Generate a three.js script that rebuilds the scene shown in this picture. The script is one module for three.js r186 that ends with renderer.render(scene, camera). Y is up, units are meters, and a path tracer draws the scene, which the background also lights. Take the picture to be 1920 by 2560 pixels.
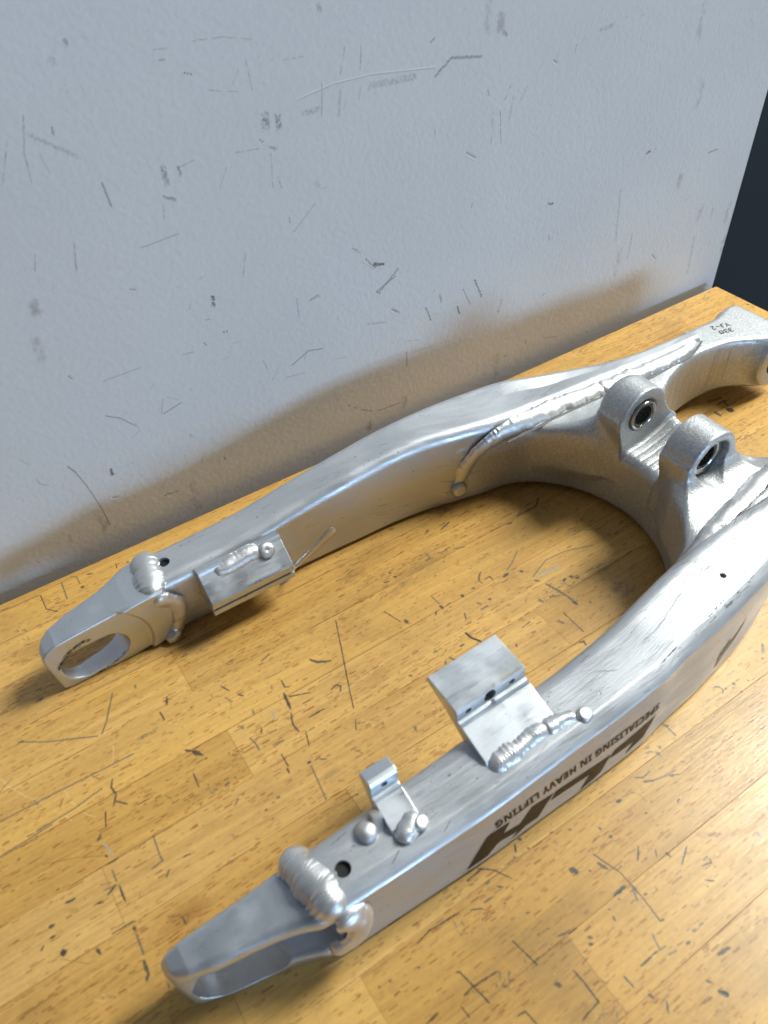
import * as THREE from 'three';
import { mergeGeometries, mergeVertices, toCreasedNormals } from 'three/addons/utils/BufferGeometryUtils.js';
import { RectAreaLightUniformsLib } from 'three/addons/lights/RectAreaLightUniformsLib.js';
import { RoundedBoxGeometry } from 'three/addons/geometries/RoundedBoxGeometry.js';
import { Brush, Evaluator, SUBTRACTION } from 'three-bvh-csg';

RectAreaLightUniformsLib.init();
const scene = new THREE.Scene();

// ---------------------------------------------------------------- camera (metres; bench top is y = 0, its back edge z = 0, its right end x = 0)
const camera = new THREE.PerspectiveCamera(2 * Math.atan(1280 / 1955) * 180 / Math.PI, 768 / 1024, 0.02, 30);
camera.position.set(-0.7111, 0.43, 0.4561);
camera.matrixAutoUpdate = true;
{
  const right = new THREE.Vector3(0.83392, -0.03662, 0.55067), up = new THREE.Vector3(0.40832, 0.71222, -0.57098);
  right.normalize(); up.addScaledVector(right, -up.dot(right)).normalize();
  const back = new THREE.Vector3().crossVectors(right, up);
  camera.quaternion.setFromRotationMatrix(new THREE.Matrix4().makeBasis(right, up, back));
}
camera.focus = 0.68; camera.userData.fStop = 11;                          // a phone lens: the nearest tip goes a little soft
scene.add(camera);
const renderer = new THREE.WebGLRenderer({ antialias: true });
renderer.toneMapping = THREE.LinearToneMapping;
renderer.toneMappingExposure = 0.9;
renderer.shadowMap.enabled = true;

// ---------------------------------------------------------------- light: one soft warm panel overhead, one cool bright opening low in front
scene.background = new THREE.Color(0.100, 0.107, 0.118);
const LAMP = { at: [2.0, 2.6, 0.34], size: [2.0, 0.8], color: [0.96, 0.99, 0.94], I: 34.5 };
const WINDOW = { at: [-0.22, 0.46, 3.3], size: [1.1, 0.55], color: [0.46, 0.70, 1.0], I: 20.5 };
function areaLight(name, d, look, label, category) {
  const g = new THREE.Group(); g.name = name; g.position.set(...d.at);
  g.lookAt(new THREE.Vector3(...look)); g.userData = { label, category };
  const glow = new THREE.Mesh(new THREE.BoxGeometry(d.size[0], d.size[1], 0.01),
    new THREE.MeshStandardMaterial({ color: 0x111111, emissive: new THREE.Color(...d.color), emissiveIntensity: d.I * 0.55, roughness: 0.9 }));
  glow.name = name === 'window' ? 'pane' : 'diffuser'; glow.position.z = -0.008; g.add(glow);
  const t = 0.04, w = d.size[0], h = d.size[1], bars = [];
  for (const s of [-1, 1]) {
    bars.push(new THREE.BoxGeometry(w + 2 * t, t, 0.05).translate(0, s * (h + t) / 2, -0.03));
    bars.push(new THREE.BoxGeometry(t, h, 0.05).translate(s * (w + t) / 2, 0, -0.03));
  }
  const frame = new THREE.Mesh(mergeGeometries(bars), new THREE.MeshStandardMaterial({ color: 0x8a8a88, roughness: 0.6 }));
  frame.name = 'frame'; g.add(frame);
  const l = new THREE.RectAreaLight(new THREE.Color(...d.color), d.I, w, h);
  l.rotation.y = Math.PI; l.name = name + '_light'; g.add(l);   // a RectAreaLight shines along its own -z
  scene.add(g); return g;
}
areaLight('ceiling_lamp', LAMP, [2.0, 0, 0.34001], 'long white diffuser lamp hanging above the right end of the bench', 'lamp');
areaLight('window', WINDOW, [-0.22, 0.06, 0], 'wide low window giving cool daylight in front of the bench', 'window');

const BENCH_MARKS='g 0.7 -717.7,119.6,-723.6,129.9,-727.6,137.1,-733.0,144.1|g 0.4 -777.7,119.9,-763.4,129.8,-750.9,136.1,-735.9,144.0|d 1.1 -760.9,97.9,-756.2,97.1|d 0.6 -697.4,150.1,-697.1,157.2|d 0.8 -689.5,142.3,-691.8,147.9|w 0.4 -729.5,155.1,-733.8,166.9|w 0.4 -793.3,137.6,-791.0,144.5|w 0.3 -790.6,145.6,-783.8,158.0,-777.2,165.9|w 0.5 -696.1,160.4,-691.6,164.5|g 0.5 -800.2,165.1,-777.8,165.5,-757.6,166.6,-736.8,167.6,-721.6,168.0|g 0.5 -784.0,182.7,-761.7,181.6,-744.9,178.8|d 0.8 -737.8,176.7,-740.1,181.2,-739.3,186.9,-742.8,192.9|d 0.4 -740.7,190.9,-735.8,196.5|b 1.1 -766.1,171.9,-768.7,176.0|w 0.6 -763.5,167.7,-762.7,172.9|w 0.8 -762.3,177.0,-761.0,179.6|w 0.5 -758.6,187.0,-754.0,193.5|w 0.5 -767.6,183.3,-765.7,187.9|s 0.3 -747.9,193.6,-750.8,202.9|d 1.2 -694.5,183.9,-691.9,186.6|g 1.1 -776.9,120.5,-775.2,121.2|g 1.1 -703.4,122.1,-703.7,124.1|g 0.5 -775.8,183.4,-789.7,184.6,-805.2,185.4|d 0.9 -754.6,205.3,-757.2,207.7|b 0.3 -786.8,203.0,-770.8,209.6,-756.5,217.9|b 0.3 -764.8,205.7,-755.9,212.0|p 1.4 -754.8,210.9,-752.9,219.4|d 0.7 -756.5,217.8,-755.5,219.0|d 0.4 -756.4,223.3,-750.8,223.2|g 0.6 -755.8,227.6,-755.9,234.4|d 0.7 -755.4,237.7,-755.5,247.2|d 1.6 -756.2,261.7,-756.3,263.7|g 0.9 -756.4,265.7,-756.8,276.9|d 1.4 -757.8,279.5,-758.0,286.5,-759.9,289.1|d 0.6 -762.4,238.9,-756.8,236.0|d 0.8 -782.2,230.2,-777.1,230.7|d 1.2 -793.2,237.3,-790.4,237.3|d 0.8 -793.9,242.8,-791.7,242.8|d 0.6 -798.0,244.3,-799.7,245.9|d 1.9 -791.8,252.6,-789.0,253.5|d 1.0 -775.8,261.0,-774.8,264.4|b 0.4 -792.6,255.1,-781.4,265.6|g 0.5 -730.3,222.7,-731.3,235.7,-730.9,238.3|g 0.4 -737.5,239.2,-730.9,238.3|d 0.3 -730.1,245.0,-732.7,247.9|d 0.4 -720.9,243.2,-717.1,243.4|s 0.4 -754.9,259.1,-766.8,258.7|s 0.2 -768.7,239.8,-765.2,241.0|d 0.4 -733.6,271.4,-733.1,275.9|g 0.7 -797.3,193.1,-796.2,192.7|d 2.2 -552.1,365.6,-549.8,369.5|d 0.9 -544.1,371.7,-543.6,372.9|d 1.2 -537.7,371.4,-535.5,377.1|s 0.4 -536.2,367.1,-531.4,381.8,-531.1,396.0,-532.1,410.0,-530.2,410.6|g 1.2 -531.1,390.1,-534.3,396.6|d 1.0 -522.5,365.0,-521.0,365.3|d 0.5 -513.2,377.3,-519.2,382.6|d 0.4 -507.0,383.9,-509.6,386.8|d 0.8 -503.9,388.3,-503.3,391.1|d 1.2 -542.3,388.3,-534.2,388.0|d 0.6 -541.9,390.9,-541.1,391.3|d 0.9 -549.5,391.6,-549.1,392.1|d 0.7 -550.2,395.3,-550.8,397.4|d 1.1 -567.5,395.5,-565.7,396.6|d 1.2 -569.3,397.8,-567.5,398.9|s 0.5 -493.3,403.6,-487.9,405.0,-487.2,403.2|s 0.4 -497.6,409.6,-494.5,412.1|d 0.6 -499.5,412.0,-499.0,412.3|g 0.6 -540.0,412.5,-540.9,414.9,-542.2,419.3,-538.8,419.6|s 0.3 -555.6,419.2,-543.6,419.0|d 0.9 -529.4,424.7,-527.2,424.9|g 0.6 -540.2,423.2,-536.0,424.1|g 0.9 -517.2,422.5,-515.3,422.7|g 0.9 -522.4,422.4,-520.7,422.5|s 0.7 -583.8,402.1,-583.1,408.9,-583.3,418.8|s 0.5 -583.3,418.8,-594.4,419.9|d 1.2 -520.3,437.0,-512.8,438.1|s 1.9 -532.6,447.9,-530.6,450.5|d 0.8 -534.0,441.3,-532.1,443.3|d 0.7 -561.1,429.8,-560.1,432.7|d 0.6 -556.1,436.8,-559.1,440.7|g 2.0 -455.1,408.7,-455.2,409.8|b 1.8 -477.8,394.4,-473.5,395.7|s 0.2 -492.2,392.0,-501.5,396.9|w 0.7 -482.2,404.3,-481.4,404.3|w 0.6 -506.0,415.1,-508.5,416.9|w 0.7 -516.2,433.6,-512.4,433.4|w 0.9 -547.6,419.5,-545.5,419.6|w 0.7 -495.9,437.6,-495.6,438.8|s 0.3 -574.5,388.8,-569.1,389.1|d 0.4 -565.4,417.7,-564.8,423.7|b 1.0 -575.5,413.3,-574.4,415.4|d 0.5 -529.3,396.8,-527.8,397.1|b 0.9 -522.0,397.4,-521.7,398.7|s 0.4 -599.6,375.8,-596.7,390.5|s 0.5 -631.2,371.1,-630.0,371.9,-626.3,390.2|s 0.5 -634.4,381.1,-628.5,380.5,-614.7,381.9|s 0.5 -638.4,383.9,-637.8,389.6|s 0.4 -656.4,380.6,-648.9,379.8|s 0.5 -618.7,401.9,-614.5,402.3,-613.4,409.5|s 0.5 -640.0,349.8,-631.2,348.4,-614.0,350.0|s 0.5 -592.2,337.8,-585.6,343.4,-580.5,352.1|s 0.3 -600.7,339.9,-590.5,339.3|g 0.8 -593.3,346.8,-591.4,346.6|d 0.6 -589.3,350.9,-587.2,352.8|d 1.0 -563.9,338.0,-563.0,339.4|s 0.4 -567.5,339.1,-569.7,342.7|d 0.6 -562.8,344.7,-562.7,345.5|d 0.6 -572.4,344.0,-572.3,344.8|d 1.9 -595.3,401.6,-593.2,403.9|d 0.8 -587.4,380.4,-586.5,380.7|d 0.7 -581.6,381.1,-580.9,381.2|d 0.6 -592.0,359.6,-591.1,359.9|d 0.6 -585.6,369.6,-583.9,370.0|d 0.7 -646.0,358.9,-645.1,359.2|d 0.6 -660.8,355.9,-660.0,356.4|d 0.6 -666.6,355.2,-665.8,355.5|s 0.4 -608.0,352.3,-603.0,355.0,-602.3,356.1|d 0.4 -600.1,353.4,-594.8,353.7|d 0.4 -579.7,386.6,-574.4,387.8|s 0.5 -569.1,151.8,-580.1,179.2,-590.4,204.6,-595.3,217.5|d 1.3 -600.0,169.8,-597.0,174.7,-588.8,178.8|d 1.4 -626.4,182.7,-627.4,189.2,-628.2,195.2|d 0.8 -629.3,198.0,-632.3,205.7,-631.5,212.5|d 0.5 -623.1,173.4,-623.7,179.3,-621.1,180.6|d 0.7 -600.1,197.8,-595.3,197.0,-593.6,199.2,-596.1,202.7|g 0.7 -626.7,152.4,-619.7,150.5|d 0.8 -651.0,166.7,-648.5,170.0|d 1.4 -637.4,233.7,-635.4,233.7|g 0.5 -636.5,236.3,-638.3,249.1,-639.6,259.2|w 0.2 -613.3,203.0,-586.1,203.4,-561.0,200.3|w 0.3 -599.6,206.4,-589.3,204.3|d 0.7 -621.6,207.2,-610.8,207.3|g 0.7 -648.7,212.4,-642.0,211.9|p 1.4 -638.4,189.7,-640.2,196.3|g 1.5 -659.1,189.1,-658.9,190.7|g 0.7 -658.5,199.1,-657.2,203.8,-657.3,209.3|d 1.7 -691.3,186.8,-687.2,192.9|d 0.8 -687.1,196.1,-685.6,196.2|d 0.5 -696.5,200.4,-697.2,210.4|g 1.3 -683.9,218.6,-681.3,217.8|g 0.6 -681.2,229.9,-684.6,232.5|d 0.8 -649.1,229.4,-649.4,232.8|g 0.9 -662.7,242.1,-661.0,242.4|d 0.9 -671.7,245.0,-670.3,245.2|d 0.6 -624.1,266.4,-623.1,266.7|s 0.3 -628.1,214.4,-631.1,224.1|d 0.4 -649.5,197.2,-651.0,200.0|s 0.2 -599.2,225.7,-601.9,231.5|s 0.2 -624.6,187.1,-612.2,192.1|d 0.5 -657.3,154.9,-654.5,161.1|g 0.6 -647.5,141.2,-642.1,140.5|d 0.4 -630.3,235.2,-626.9,237.6|s 0.2 -647.7,219.6,-647.8,228.5|d 0.8 -460.5,174.9,-464.2,177.4,-466.7,181.3,-466.0,184.0|d 0.6 -462.7,182.0,-457.9,181.8,-458.0,186.1|g 0.7 -482.3,136.8,-482.2,142.3,-486.6,142.9|d 0.7 -487.1,136.5,-485.8,137.0|d 1.5 -445.0,187.2,-450.3,187.9|d 1.3 -437.3,190.5,-435.2,192.3|d 1.0 -475.3,183.6,-473.2,184.1|d 1.4 -484.7,183.5,-484.6,186.3|g 1.4 -475.4,202.0,-481.5,202.1|d 1.9 -503.0,183.0,-502.5,186.0|g 0.7 -502.7,172.9,-502.3,181.4|d 1.6 -529.8,178.9,-529.9,182.7|d 1.8 -514.6,142.4,-512.8,143.7|d 1.6 -515.2,137.6,-513.8,137.9|d 0.9 -523.1,142.9,-519.5,144.0|p 3.1 -427.9,201.5,-411.3,203.0|g 1.5 -429.8,210.3,-425.9,222.8,-424.3,236.3|d 1.3 -425.6,232.7,-424.7,236.7|g 0.6 -376.7,201.7,-397.5,194.7,-414.6,193.2,-432.4,199.8|d 1.1 -434.0,203.0,-431.8,206.0|g 1.2 -375.7,141.0,-383.0,146.3,-402.1,146.3|d 1.5 -418.1,215.7,-415.1,214.9|d 1.7 -411.7,215.2,-409.4,215.3|d 1.4 -408.9,218.6,-406.6,218.8|g 2.0 -443.6,218.6,-441.9,221.2|g 1.6 -435.7,220.8,-431.4,222.4|g 1.8 -445.2,240.1,-443.2,242.9|g 1.0 -466.0,237.1,-463.6,237.5|d 1.2 -481.0,238.0,-481.7,239.9|d 1.0 -445.8,261.3,-442.7,261.6,-443.8,265.2|s 0.4 -437.3,236.5,-437.3,256.0|k 1.4 -502.5,211.6,-501.6,217.3,-498.7,223.0|g 1.3 -523.7,221.5,-521.5,224.8|g 1.5 -529.1,212.3,-527.2,212.4|g 1.3 -553.3,218.0,-551.7,218.6|d 0.6 -492.8,197.6,-495.4,203.0|s 0.4 -468.8,230.1,-460.8,229.2|d 0.8 -448.3,120.9,-458.9,124.0|d 0.8 -469.8,119.5,-466.0,118.2|g 0.6 -426.0,174.4,-436.2,180.9,-443.8,184.4|g 0.8 -462.2,145.7,-454.9,148.5|g 1.4 -480.2,195.6,-478.8,198.0|d 1.2 -472.1,197.9,-469.9,198.0|g 0.7 -474.7,142.2,-467.5,143.4|d 0.5 -508.0,185.5,-510.2,188.0|s 0.3 -537.6,164.8,-533.2,178.5|d 0.6 -512.5,218.4,-508.9,218.4|d 1.1 -416.5,240.4,-415.5,240.6|d 0.8 -409.6,149.3,-414.0,148.6|g 1.6 -463.8,344.3,-463.3,347.2|g 1.0 -469.2,341.4,-465.7,342.5|d 1.0 -460.4,343.2,-459.0,343.2|s 0.4 -485.7,348.6,-482.1,351.1,-475.9,350.8|d 1.0 -483.6,353.3,-478.2,355.8|g 0.6 -478.2,355.8,-469.6,358.0,-463.9,361.1|d 1.0 -468.6,359.5,-466.5,360.1|b 0.3 -494.7,352.1,-491.1,357.0,-490.7,362.1|d 1.2 -505.1,352.9,-501.7,353.7|d 0.7 -508.4,351.1,-507.8,351.3|d 1.2 -522.6,365.3,-521.0,365.3|d 0.7 -523.4,358.0,-523.3,359.6|d 0.7 -537.9,349.8,-536.7,350.3|d 1.1 -564.0,338.1,-562.9,339.2|d 0.6 -563.2,344.5,-562.8,345.1|s 0.4 -567.6,339.7,-569.7,342.6|d 0.6 -515.7,379.7,-516.2,380.5|d 1.0 -504.0,388.4,-503.1,389.1|d 0.7 -496.9,366.7,-495.4,367.0|b 0.7 -499.7,352.7,-492.7,354.4|s 0.3 -446.3,333.3,-446.3,343.7|d 1.2 -446.9,335.6,-444.7,336.2|d 0.5 -474.7,371.5,-477.2,372.1|d 0.6 -402.1,334.2,-400.0,334.3,-398.3,335.5,-398.1,337.7,-398.8,339.2,-400.3,339.8|d 1.1 -389.7,339.1,-388.2,339.4|d 1.0 -392.1,340.8,-391.6,341.0|d 0.7 -390.0,344.9,-389.8,346.2|d 0.7 -395.8,338.2,-395.9,339.2|s 0.4 -357.6,330.4,-356.9,332.3|d 0.5 -380.1,341.9,-379.5,343.0|g 0.5 -380.5,347.5,-379.3,348.3|g 1.7 -349.2,329.9,-354.5,334.4|d 0.8 -359.3,336.8,-357.9,337.1|d 3.9 -166.4,150.7,-162.8,155.8|d 1.9 -177.1,146.5,-177.8,154.3|d 1.6 -158.0,140.9,-161.5,148.2|d 1.2 -168.3,142.0,-158.0,140.9,-153.4,143.0|b 3.9 -170.0,134.5,-156.7,136.8|d 0.8 -94.7,14.1,-92.6,14.9|d 1.9 -6.7,45.3,-5.1,47.4|g 0.6 -761.2,7.7,-751.8,9.2,-743.4,8.7,-733.5,9.1|s 0.5 -732.8,9.6,-733.1,25.0,-726.8,31.9|g 0.8 -716.6,6.4,-717.8,24.1|d 1.5 -706.0,19.2,-704.1,19.9|g 0.6 -709.2,4.8,-705.6,7.3,-705.6,15.5|d 0.8 -698.5,9.6,-694.6,11.0|g 1.1 -726.0,23.5,-723.8,24.5|s 0.4 -677.1,12.1,-678.0,17.1|d 0.8 -669.5,14.7,-668.6,16.0|d 0.7 -671.1,-2.4,-665.3,-0.5';
const WALL_MARKS='g 2.9 -452.6,321.9,-452.2,319.5|g 2.0 -601.2,328.6,-600.3,326.3|f 4.1 -610.4,321.1,-609.7,319.7|s 0.6 -533.5,316.9,-515.5,315.8,-497.5,311.8,-495.0,309.0|s 0.6 -556.6,316.3,-546.1,315.6|d 1.5 -541.6,302.3,-537.9,301.1|d 1.2 -554.0,310.9,-551.3,310.9|e 1.3 -473.5,275.3,-446.6,279.3,-419.0,279.6,-367.8,274.5|g 1.8 -367.8,268.9,-354.5,277.7,-328.6,274.1|s 0.7 -436.5,298.1,-441.1,283.6|s 0.7 -424.8,297.5,-426.4,283.5|s 0.7 -454.5,283.4,-456.9,261.1|s 0.6 -503.6,302.2,-501.9,285.9|s 0.6 -514.6,290.8,-508.8,298.3|g 5.7 -496.1,270.5,-496.5,263.7|g 4.5 -487.3,269.3,-487.3,260.6|f 3.9 -469.7,266.5,-458.0,266.8|d 1.6 -501.4,257.7,-500.3,256.4|g 1.9 -494.8,251.8,-491.8,250.0|s 0.6 -518.5,253.9,-502.8,253.0|s 0.6 -495.4,248.6,-497.2,225.7|s 0.7 -492.7,233.5,-490.7,223.5|s 0.7 -631.8,300.8,-638.2,281.4,-639.8,265.9|s 0.7 -644.5,288.7,-654.5,268.3|f 2.6 -633.3,289.7,-611.3,272.7|g 1.2 -602.9,256.6,-601.4,242.9|g 3.7 -565.8,256.3,-565.6,247.3|g 2.2 -556.5,254.6,-556.2,249.7|g 2.2 -569.0,239.9,-563.0,236.3|s 0.6 -570.8,236.1,-572.3,226.5|s 0.6 -627.8,229.3,-632.0,211.7|s 0.6 -652.2,225.3,-654.9,217.5|s 0.7 -523.5,190.7,-528.3,173.8|d 3.3 -552.4,167.3,-552.6,161.2|c 1.9 -604.6,190.5,-601.3,189.1|f 0.7 -467.9,208.9,-486.0,194.5|f 1.0 -565.7,215.7,-590.6,214.0|d 1.3 -488.1,204.8,-488.2,201.6|f 4.0 -465.7,222.0,-463.1,219.5|d 1.4 -439.6,167.2,-435.0,163.7|d 1.8 -430.2,157.1,-422.5,148.1|d 3.3 -423.2,150.5,-415.8,148.2|g 1.5 -401.6,140.7,-419.3,127.0|d 2.2 -421.5,127.0,-419.4,125.5|d 2.0 -361.2,103.5,-360.1,98.0|d 1.6 -337.2,101.8,-329.1,86.0|d 2.4 -325.2,106.3,-316.7,88.4|d 2.4 -342.5,87.6,-340.2,79.8|d 2.0 -375.2,97.7,-370.5,85.2|s 1.3 -292.7,78.1,-296.9,65.9|c 2.7 -407.9,107.8,-404.4,104.1|d 1.1 -475.7,140.3,-471.7,140.8|s 0.8 -299.7,251.9,-305.2,242.2|s 0.8 -296.9,245.2,-299.4,226.8|s 0.8 -283.9,247.4,-289.6,239.1|s 0.8 -315.5,236.5,-316.0,214.0|s 0.8 -308.9,235.1,-306.0,211.8|c 2.3 -338.5,212.5,-330.4,207.3|d 1.4 -331.2,172.6,-332.0,169.9|d 2.5 -249.1,150.9,-244.8,149.7|d 1.3 -245.4,122.5,-244.3,118.0|d 2.8 -138.0,166.4,-134.7,166.8|d 1.4 -129.7,165.3,-128.5,167.4|g 1.5 -52.2,146.7,-39.6,147.1|f 6.3 -41.7,93.6,-42.1,79.7|f 3.2 -41.4,62.7,-37.4,20.9|d 1.6 -22.8,86.2,-22.6,76.7|c 3.0 -102.0,61.2,-96.5,55.6|f 3.3 -216.2,272.6,-203.7,273.6|g 2.6 -310.1,286.2,-307.0,283.4|d 1.2 -239.5,266.1,-239.8,262.5|g 1.1 -368.8,291.7,-371.7,289.6|c 1.9 -321.7,251.5,-320.7,248.0|c 2.4 -260.7,260.0,-257.7,258.3|s 0.6 -367.4,237.9,-367.3,227.1|f 2.0 -441.9,274.4,-444.2,259.9|s 0.5 -479.9,298.1,-465.8,297.6|s 0.5 -529.2,291.1,-510.9,286.9|s 0.5 -526.1,247.3,-535.3,232.6|s 0.5 -545.7,256.1,-558.2,253.7|f 2.3 -164.3,140.8,-158.4,92.0|f 2.4 -137.5,92.7,-137.1,67.1|f 4.8 -419.4,272.9,-383.0,271.6|s 0.5 -607.1,309.3,-607.1,304.8|g 0.9 -620.3,290.4,-620.5,286.9|d 1.9 -549.6,139.3,-547.4,138.9|c 1.2 -561.0,153.0,-557.9,152.3|c 2.4 -657.8,146.7,-656.7,144.3|c 2.1 -565.3,136.3,-564.3,134.0|d 3.3 -653.7,64.0,-653.4,60.3|c 2.6 -659.0,39.8,-655.8,39.1|e 0.5 -619.5,162.0,-618.5,150.7,-615.1,141.8|f 0.7 -638.0,134.9,-612.7,135.1|d 0.9 -519.2,86.4,-511.5,96.4|s 0.6 -524.3,105.8,-520.3,92.3|s 0.6 -511.2,84.2,-491.3,81.6|g 0.9 -501.6,92.4,-485.9,99.3,-473.3,96.6|s 0.6 -487.8,101.1,-490.6,92.4|d 1.0 -465.0,43.4,-461.9,47.0|d 1.8 -455.2,34.1,-454.1,32.9|d 1.7 -449.6,29.6,-448.2,28.3|d 1.7 -442.7,23.7,-433.2,17.9|d 1.7 -427.1,16.2,-423.4,15.1|g 0.8 -423.4,15.1,-403.3,13.8|d 0.8 -466.9,35.6,-469.9,29.4|g 0.7 -680.0,80.9,-676.8,74.8,-673.1,59.1,-669.5,35.4,-668.4,17.0|c 1.1 -680.0,80.9,-676.9,73.5|c 1.1 -701.8,80.8,-701.0,75.9,-696.6,71.7|g 0.5 -644.2,108.6,-635.5,102.6,-627.7,92.6|s 0.5 -633.8,83.4,-625.7,86.8|s 0.4 -627.2,94.5,-625.3,88.2|k 1.4 -609.1,6.4,-599.5,7.7|g 0.8 -623.5,22.2,-611.8,21.0|c 1.3 -697.9,23.0,-698.2,15.4|c 1.5 -725.7,12.0,-725.0,10.0|c 1.4 -716.1,10.9,-715.2,9.5|s 0.4 -627.9,229.8,-632.4,211.5|s 0.3 -651.1,227.9,-654.4,218.5|g 0.9 -473.0,142.3,-479.9,140.3|c 1.7 -591.8,67.7,-590.6,64.3|g 1.0 -570.3,34.7,-569.2,31.6|s 0.4 -586.2,43.1,-589.0,36.7|s 0.3 -568.1,168.7,-570.1,163.9|f 1.6 -490.3,145.8,-490.4,130.1|f 2.0 -432.9,103.2,-414.8,98.8|g 1.0 -422.5,128.0,-404.3,135.2|d 1.0 -405.2,106.3,-401.8,101.8|f 1.2 -581.5,133.4,-574.5,132.6|s 0.4 -555.3,118.1,-547.5,119.1|s 0.4 -530.0,89.8,-526.3,80.5|f 0.9 -603.7,105.1,-607.4,94.0|g 0.5 -605.8,93.3,-591.9,96.8|e 0.7 -326.5,35.7,-290.6,36.3,-244.0,29.1,-202.7,37.5|e 0.8 -227.3,30.3,-202.9,28.8|e 0.8 -329.7,4.8,-326.6,7.4|g 0.9 -395.4,63.3,-395.1,48.9|d 1.1 -215.8,60.3,-214.4,59.9|g 1.0 -244.4,65.2,-241.9,66.0|c 1.5 -441.4,168.8,-436.5,166.3|d 0.8 -432.5,155.2,-424.6,147.7|d 1.9 -423.1,152.2,-414.8,148.4|d 0.9 -408.1,77.9,-406.9,80.0|d 0.9 -403.3,76.1,-400.5,78.4|d 0.9 -395.2,73.8,-381.4,69.6|d 0.7 -426.1,73.2,-422.0,75.5|s 0.5 -389.9,60.4,-349.8,57.2|s 0.4 -465.1,83.4,-452.8,81.1|g 1.0 -285.5,15.4,-282.3,15.6|g 1.1 -260.0,23.3,-259.0,20.6|f 1.4 -235.6,17.1,-217.5,11.8|c 1.4 -362.2,105.4,-358.8,99.3|c 1.8 -408.9,108.0,-402.5,103.4|s 0.5 -273.6,125.9,-266.3,115.3';
// ---------------------------------------------------------------- helpers
const MM = 0.001;
function rng(seed) { let s = seed >>> 0; return () => { s = (s + 0x6D2B79F5) >>> 0; let t = s; t = Math.imul(t ^ (t >>> 15), t | 1); t ^= t + Math.imul(t ^ (t >>> 7), t | 61); return ((t ^ (t >>> 14)) >>> 0) / 4294967296; }; }
function hash2(i, j, k) { let h = Math.imul(i, 374761393) ^ Math.imul(j, 668265263) ^ Math.imul(k, 2147483647 - 58); h = Math.imul(h ^ (h >>> 13), 1274126177); return ((h ^ (h >>> 16)) >>> 0) / 4294967296; }
function noise(x, y, k = 0) {
  const i = Math.floor(x), j = Math.floor(y), fx = x - i, fy = y - j, u = fx * fx * (3 - 2 * fx), v = fy * fy * (3 - 2 * fy);
  const a = hash2(i, j, k), b = hash2(i + 1, j, k), c = hash2(i, j + 1, k), d = hash2(i + 1, j + 1, k);
  return a + (b - a) * u + (c - a) * v + (a - b - c + d) * u * v;
}
const fbm = (x, y, k, n = 4) => { let s = 0, a = 0.5; for (let o = 0; o < n; o++) { s += a * noise(x, y, k + o * 7); x *= 2.03; y *= 2.03; a *= 0.5; } return s; };
const clamp = (x, a = 0, b = 1) => Math.min(b, Math.max(a, x)), mix = (a, b, t) => a + (b - a) * t;
const smooth = (a, b, x) => { const t = clamp((x - a) / (b - a)); return t * t * (3 - 2 * t); };
function table(rows, x, c) {                                           // smooth interpolation in a table of rows sorted by their first entry
  const n = rows.length; if (x <= rows[0][0]) return rows[0][c]; if (x >= rows[n - 1][0]) return rows[n - 1][c];
  let i = 0; while (rows[i + 1][0] < x) i++;
  const a = rows[i], b = rows[i + 1], p = rows[Math.max(0, i - 1)], q = rows[Math.min(n - 1, i + 2)], h = b[0] - a[0], t = (x - a[0]) / h;
  const m0 = i > 0 ? (b[c] - p[c]) / (b[0] - p[0]) * h : b[c] - a[c], m1 = i < n - 2 ? (q[c] - a[c]) / (q[0] - a[0]) * h : b[c] - a[c];
  const t2 = t * t, t3 = t2 * t;
  return (2 * t3 - 3 * t2 + 1) * a[c] + (t3 - 2 * t2 + t) * m0 + (-2 * t3 + 3 * t2) * b[c] + (t3 - t2) * m1;
}
const canvas = (w, h) => { const c = document.createElement('canvas'); c.width = w; c.height = h; return c; };
function texture(c, srgb) { const t = new THREE.CanvasTexture(c); t.wrapS = t.wrapT = THREE.RepeatWrapping; if (srgb) t.colorSpace = THREE.SRGBColorSpace; t.magFilter = THREE.LinearFilter; return t; }
function painted(w, h, f) {                                            // f(px, py) -> [r, g, b] 0..255
  const c = canvas(w, h), g = c.getContext('2d'), im = g.createImageData(w, h), d = im.data;
  for (let y = 0, k = 0; y < h; y++) for (let x = 0; x < w; x++, k += 4) { const v = f(x, y); d[k] = v[0]; d[k + 1] = v[1]; d[k + 2] = v[2]; d[k + 3] = 255; }
  g.putImageData(im, 0, 0); return c;
}
function stroke(g, pts, w, style, wob = 0, r = null) {
  g.strokeStyle = style; g.lineWidth = w; g.lineCap = 'round'; g.lineJoin = 'round'; g.beginPath();
  pts.forEach((p, i) => { const q = wob && r ? [p[0] + (r() - 0.5) * wob, p[1] + (r() - 0.5) * wob] : p; i ? g.lineTo(...q) : g.moveTo(...q); }); g.stroke();
}
const marks = (text) => text.split('|').map((t) => { const [k, w, p] = t.split(' '), v = p.split(',').map(Number), pts = []; for (let i = 0; i < v.length; i += 2) pts.push([v[i], v[i + 1]]); return { k, w: +w, pts }; });
function densify(pts, step) { const o = [pts[0]]; for (let i = 1; i < pts.length; i++) { const a = pts[i - 1], b = pts[i], n = Math.max(1, Math.round(Math.hypot(b[0] - a[0], b[1] - a[1]) / step)); for (let j = 1; j <= n; j++) o.push([mix(a[0], b[0], j / n), mix(a[1], b[1], j / n)]); } return o; }
function mesh(name, geo, mat, parent, label) { const m = new THREE.Mesh(geo, mat); m.name = name; m.castShadow = m.receiveShadow = true; if (label) m.userData.label = label; parent.add(m); return m; }

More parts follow.
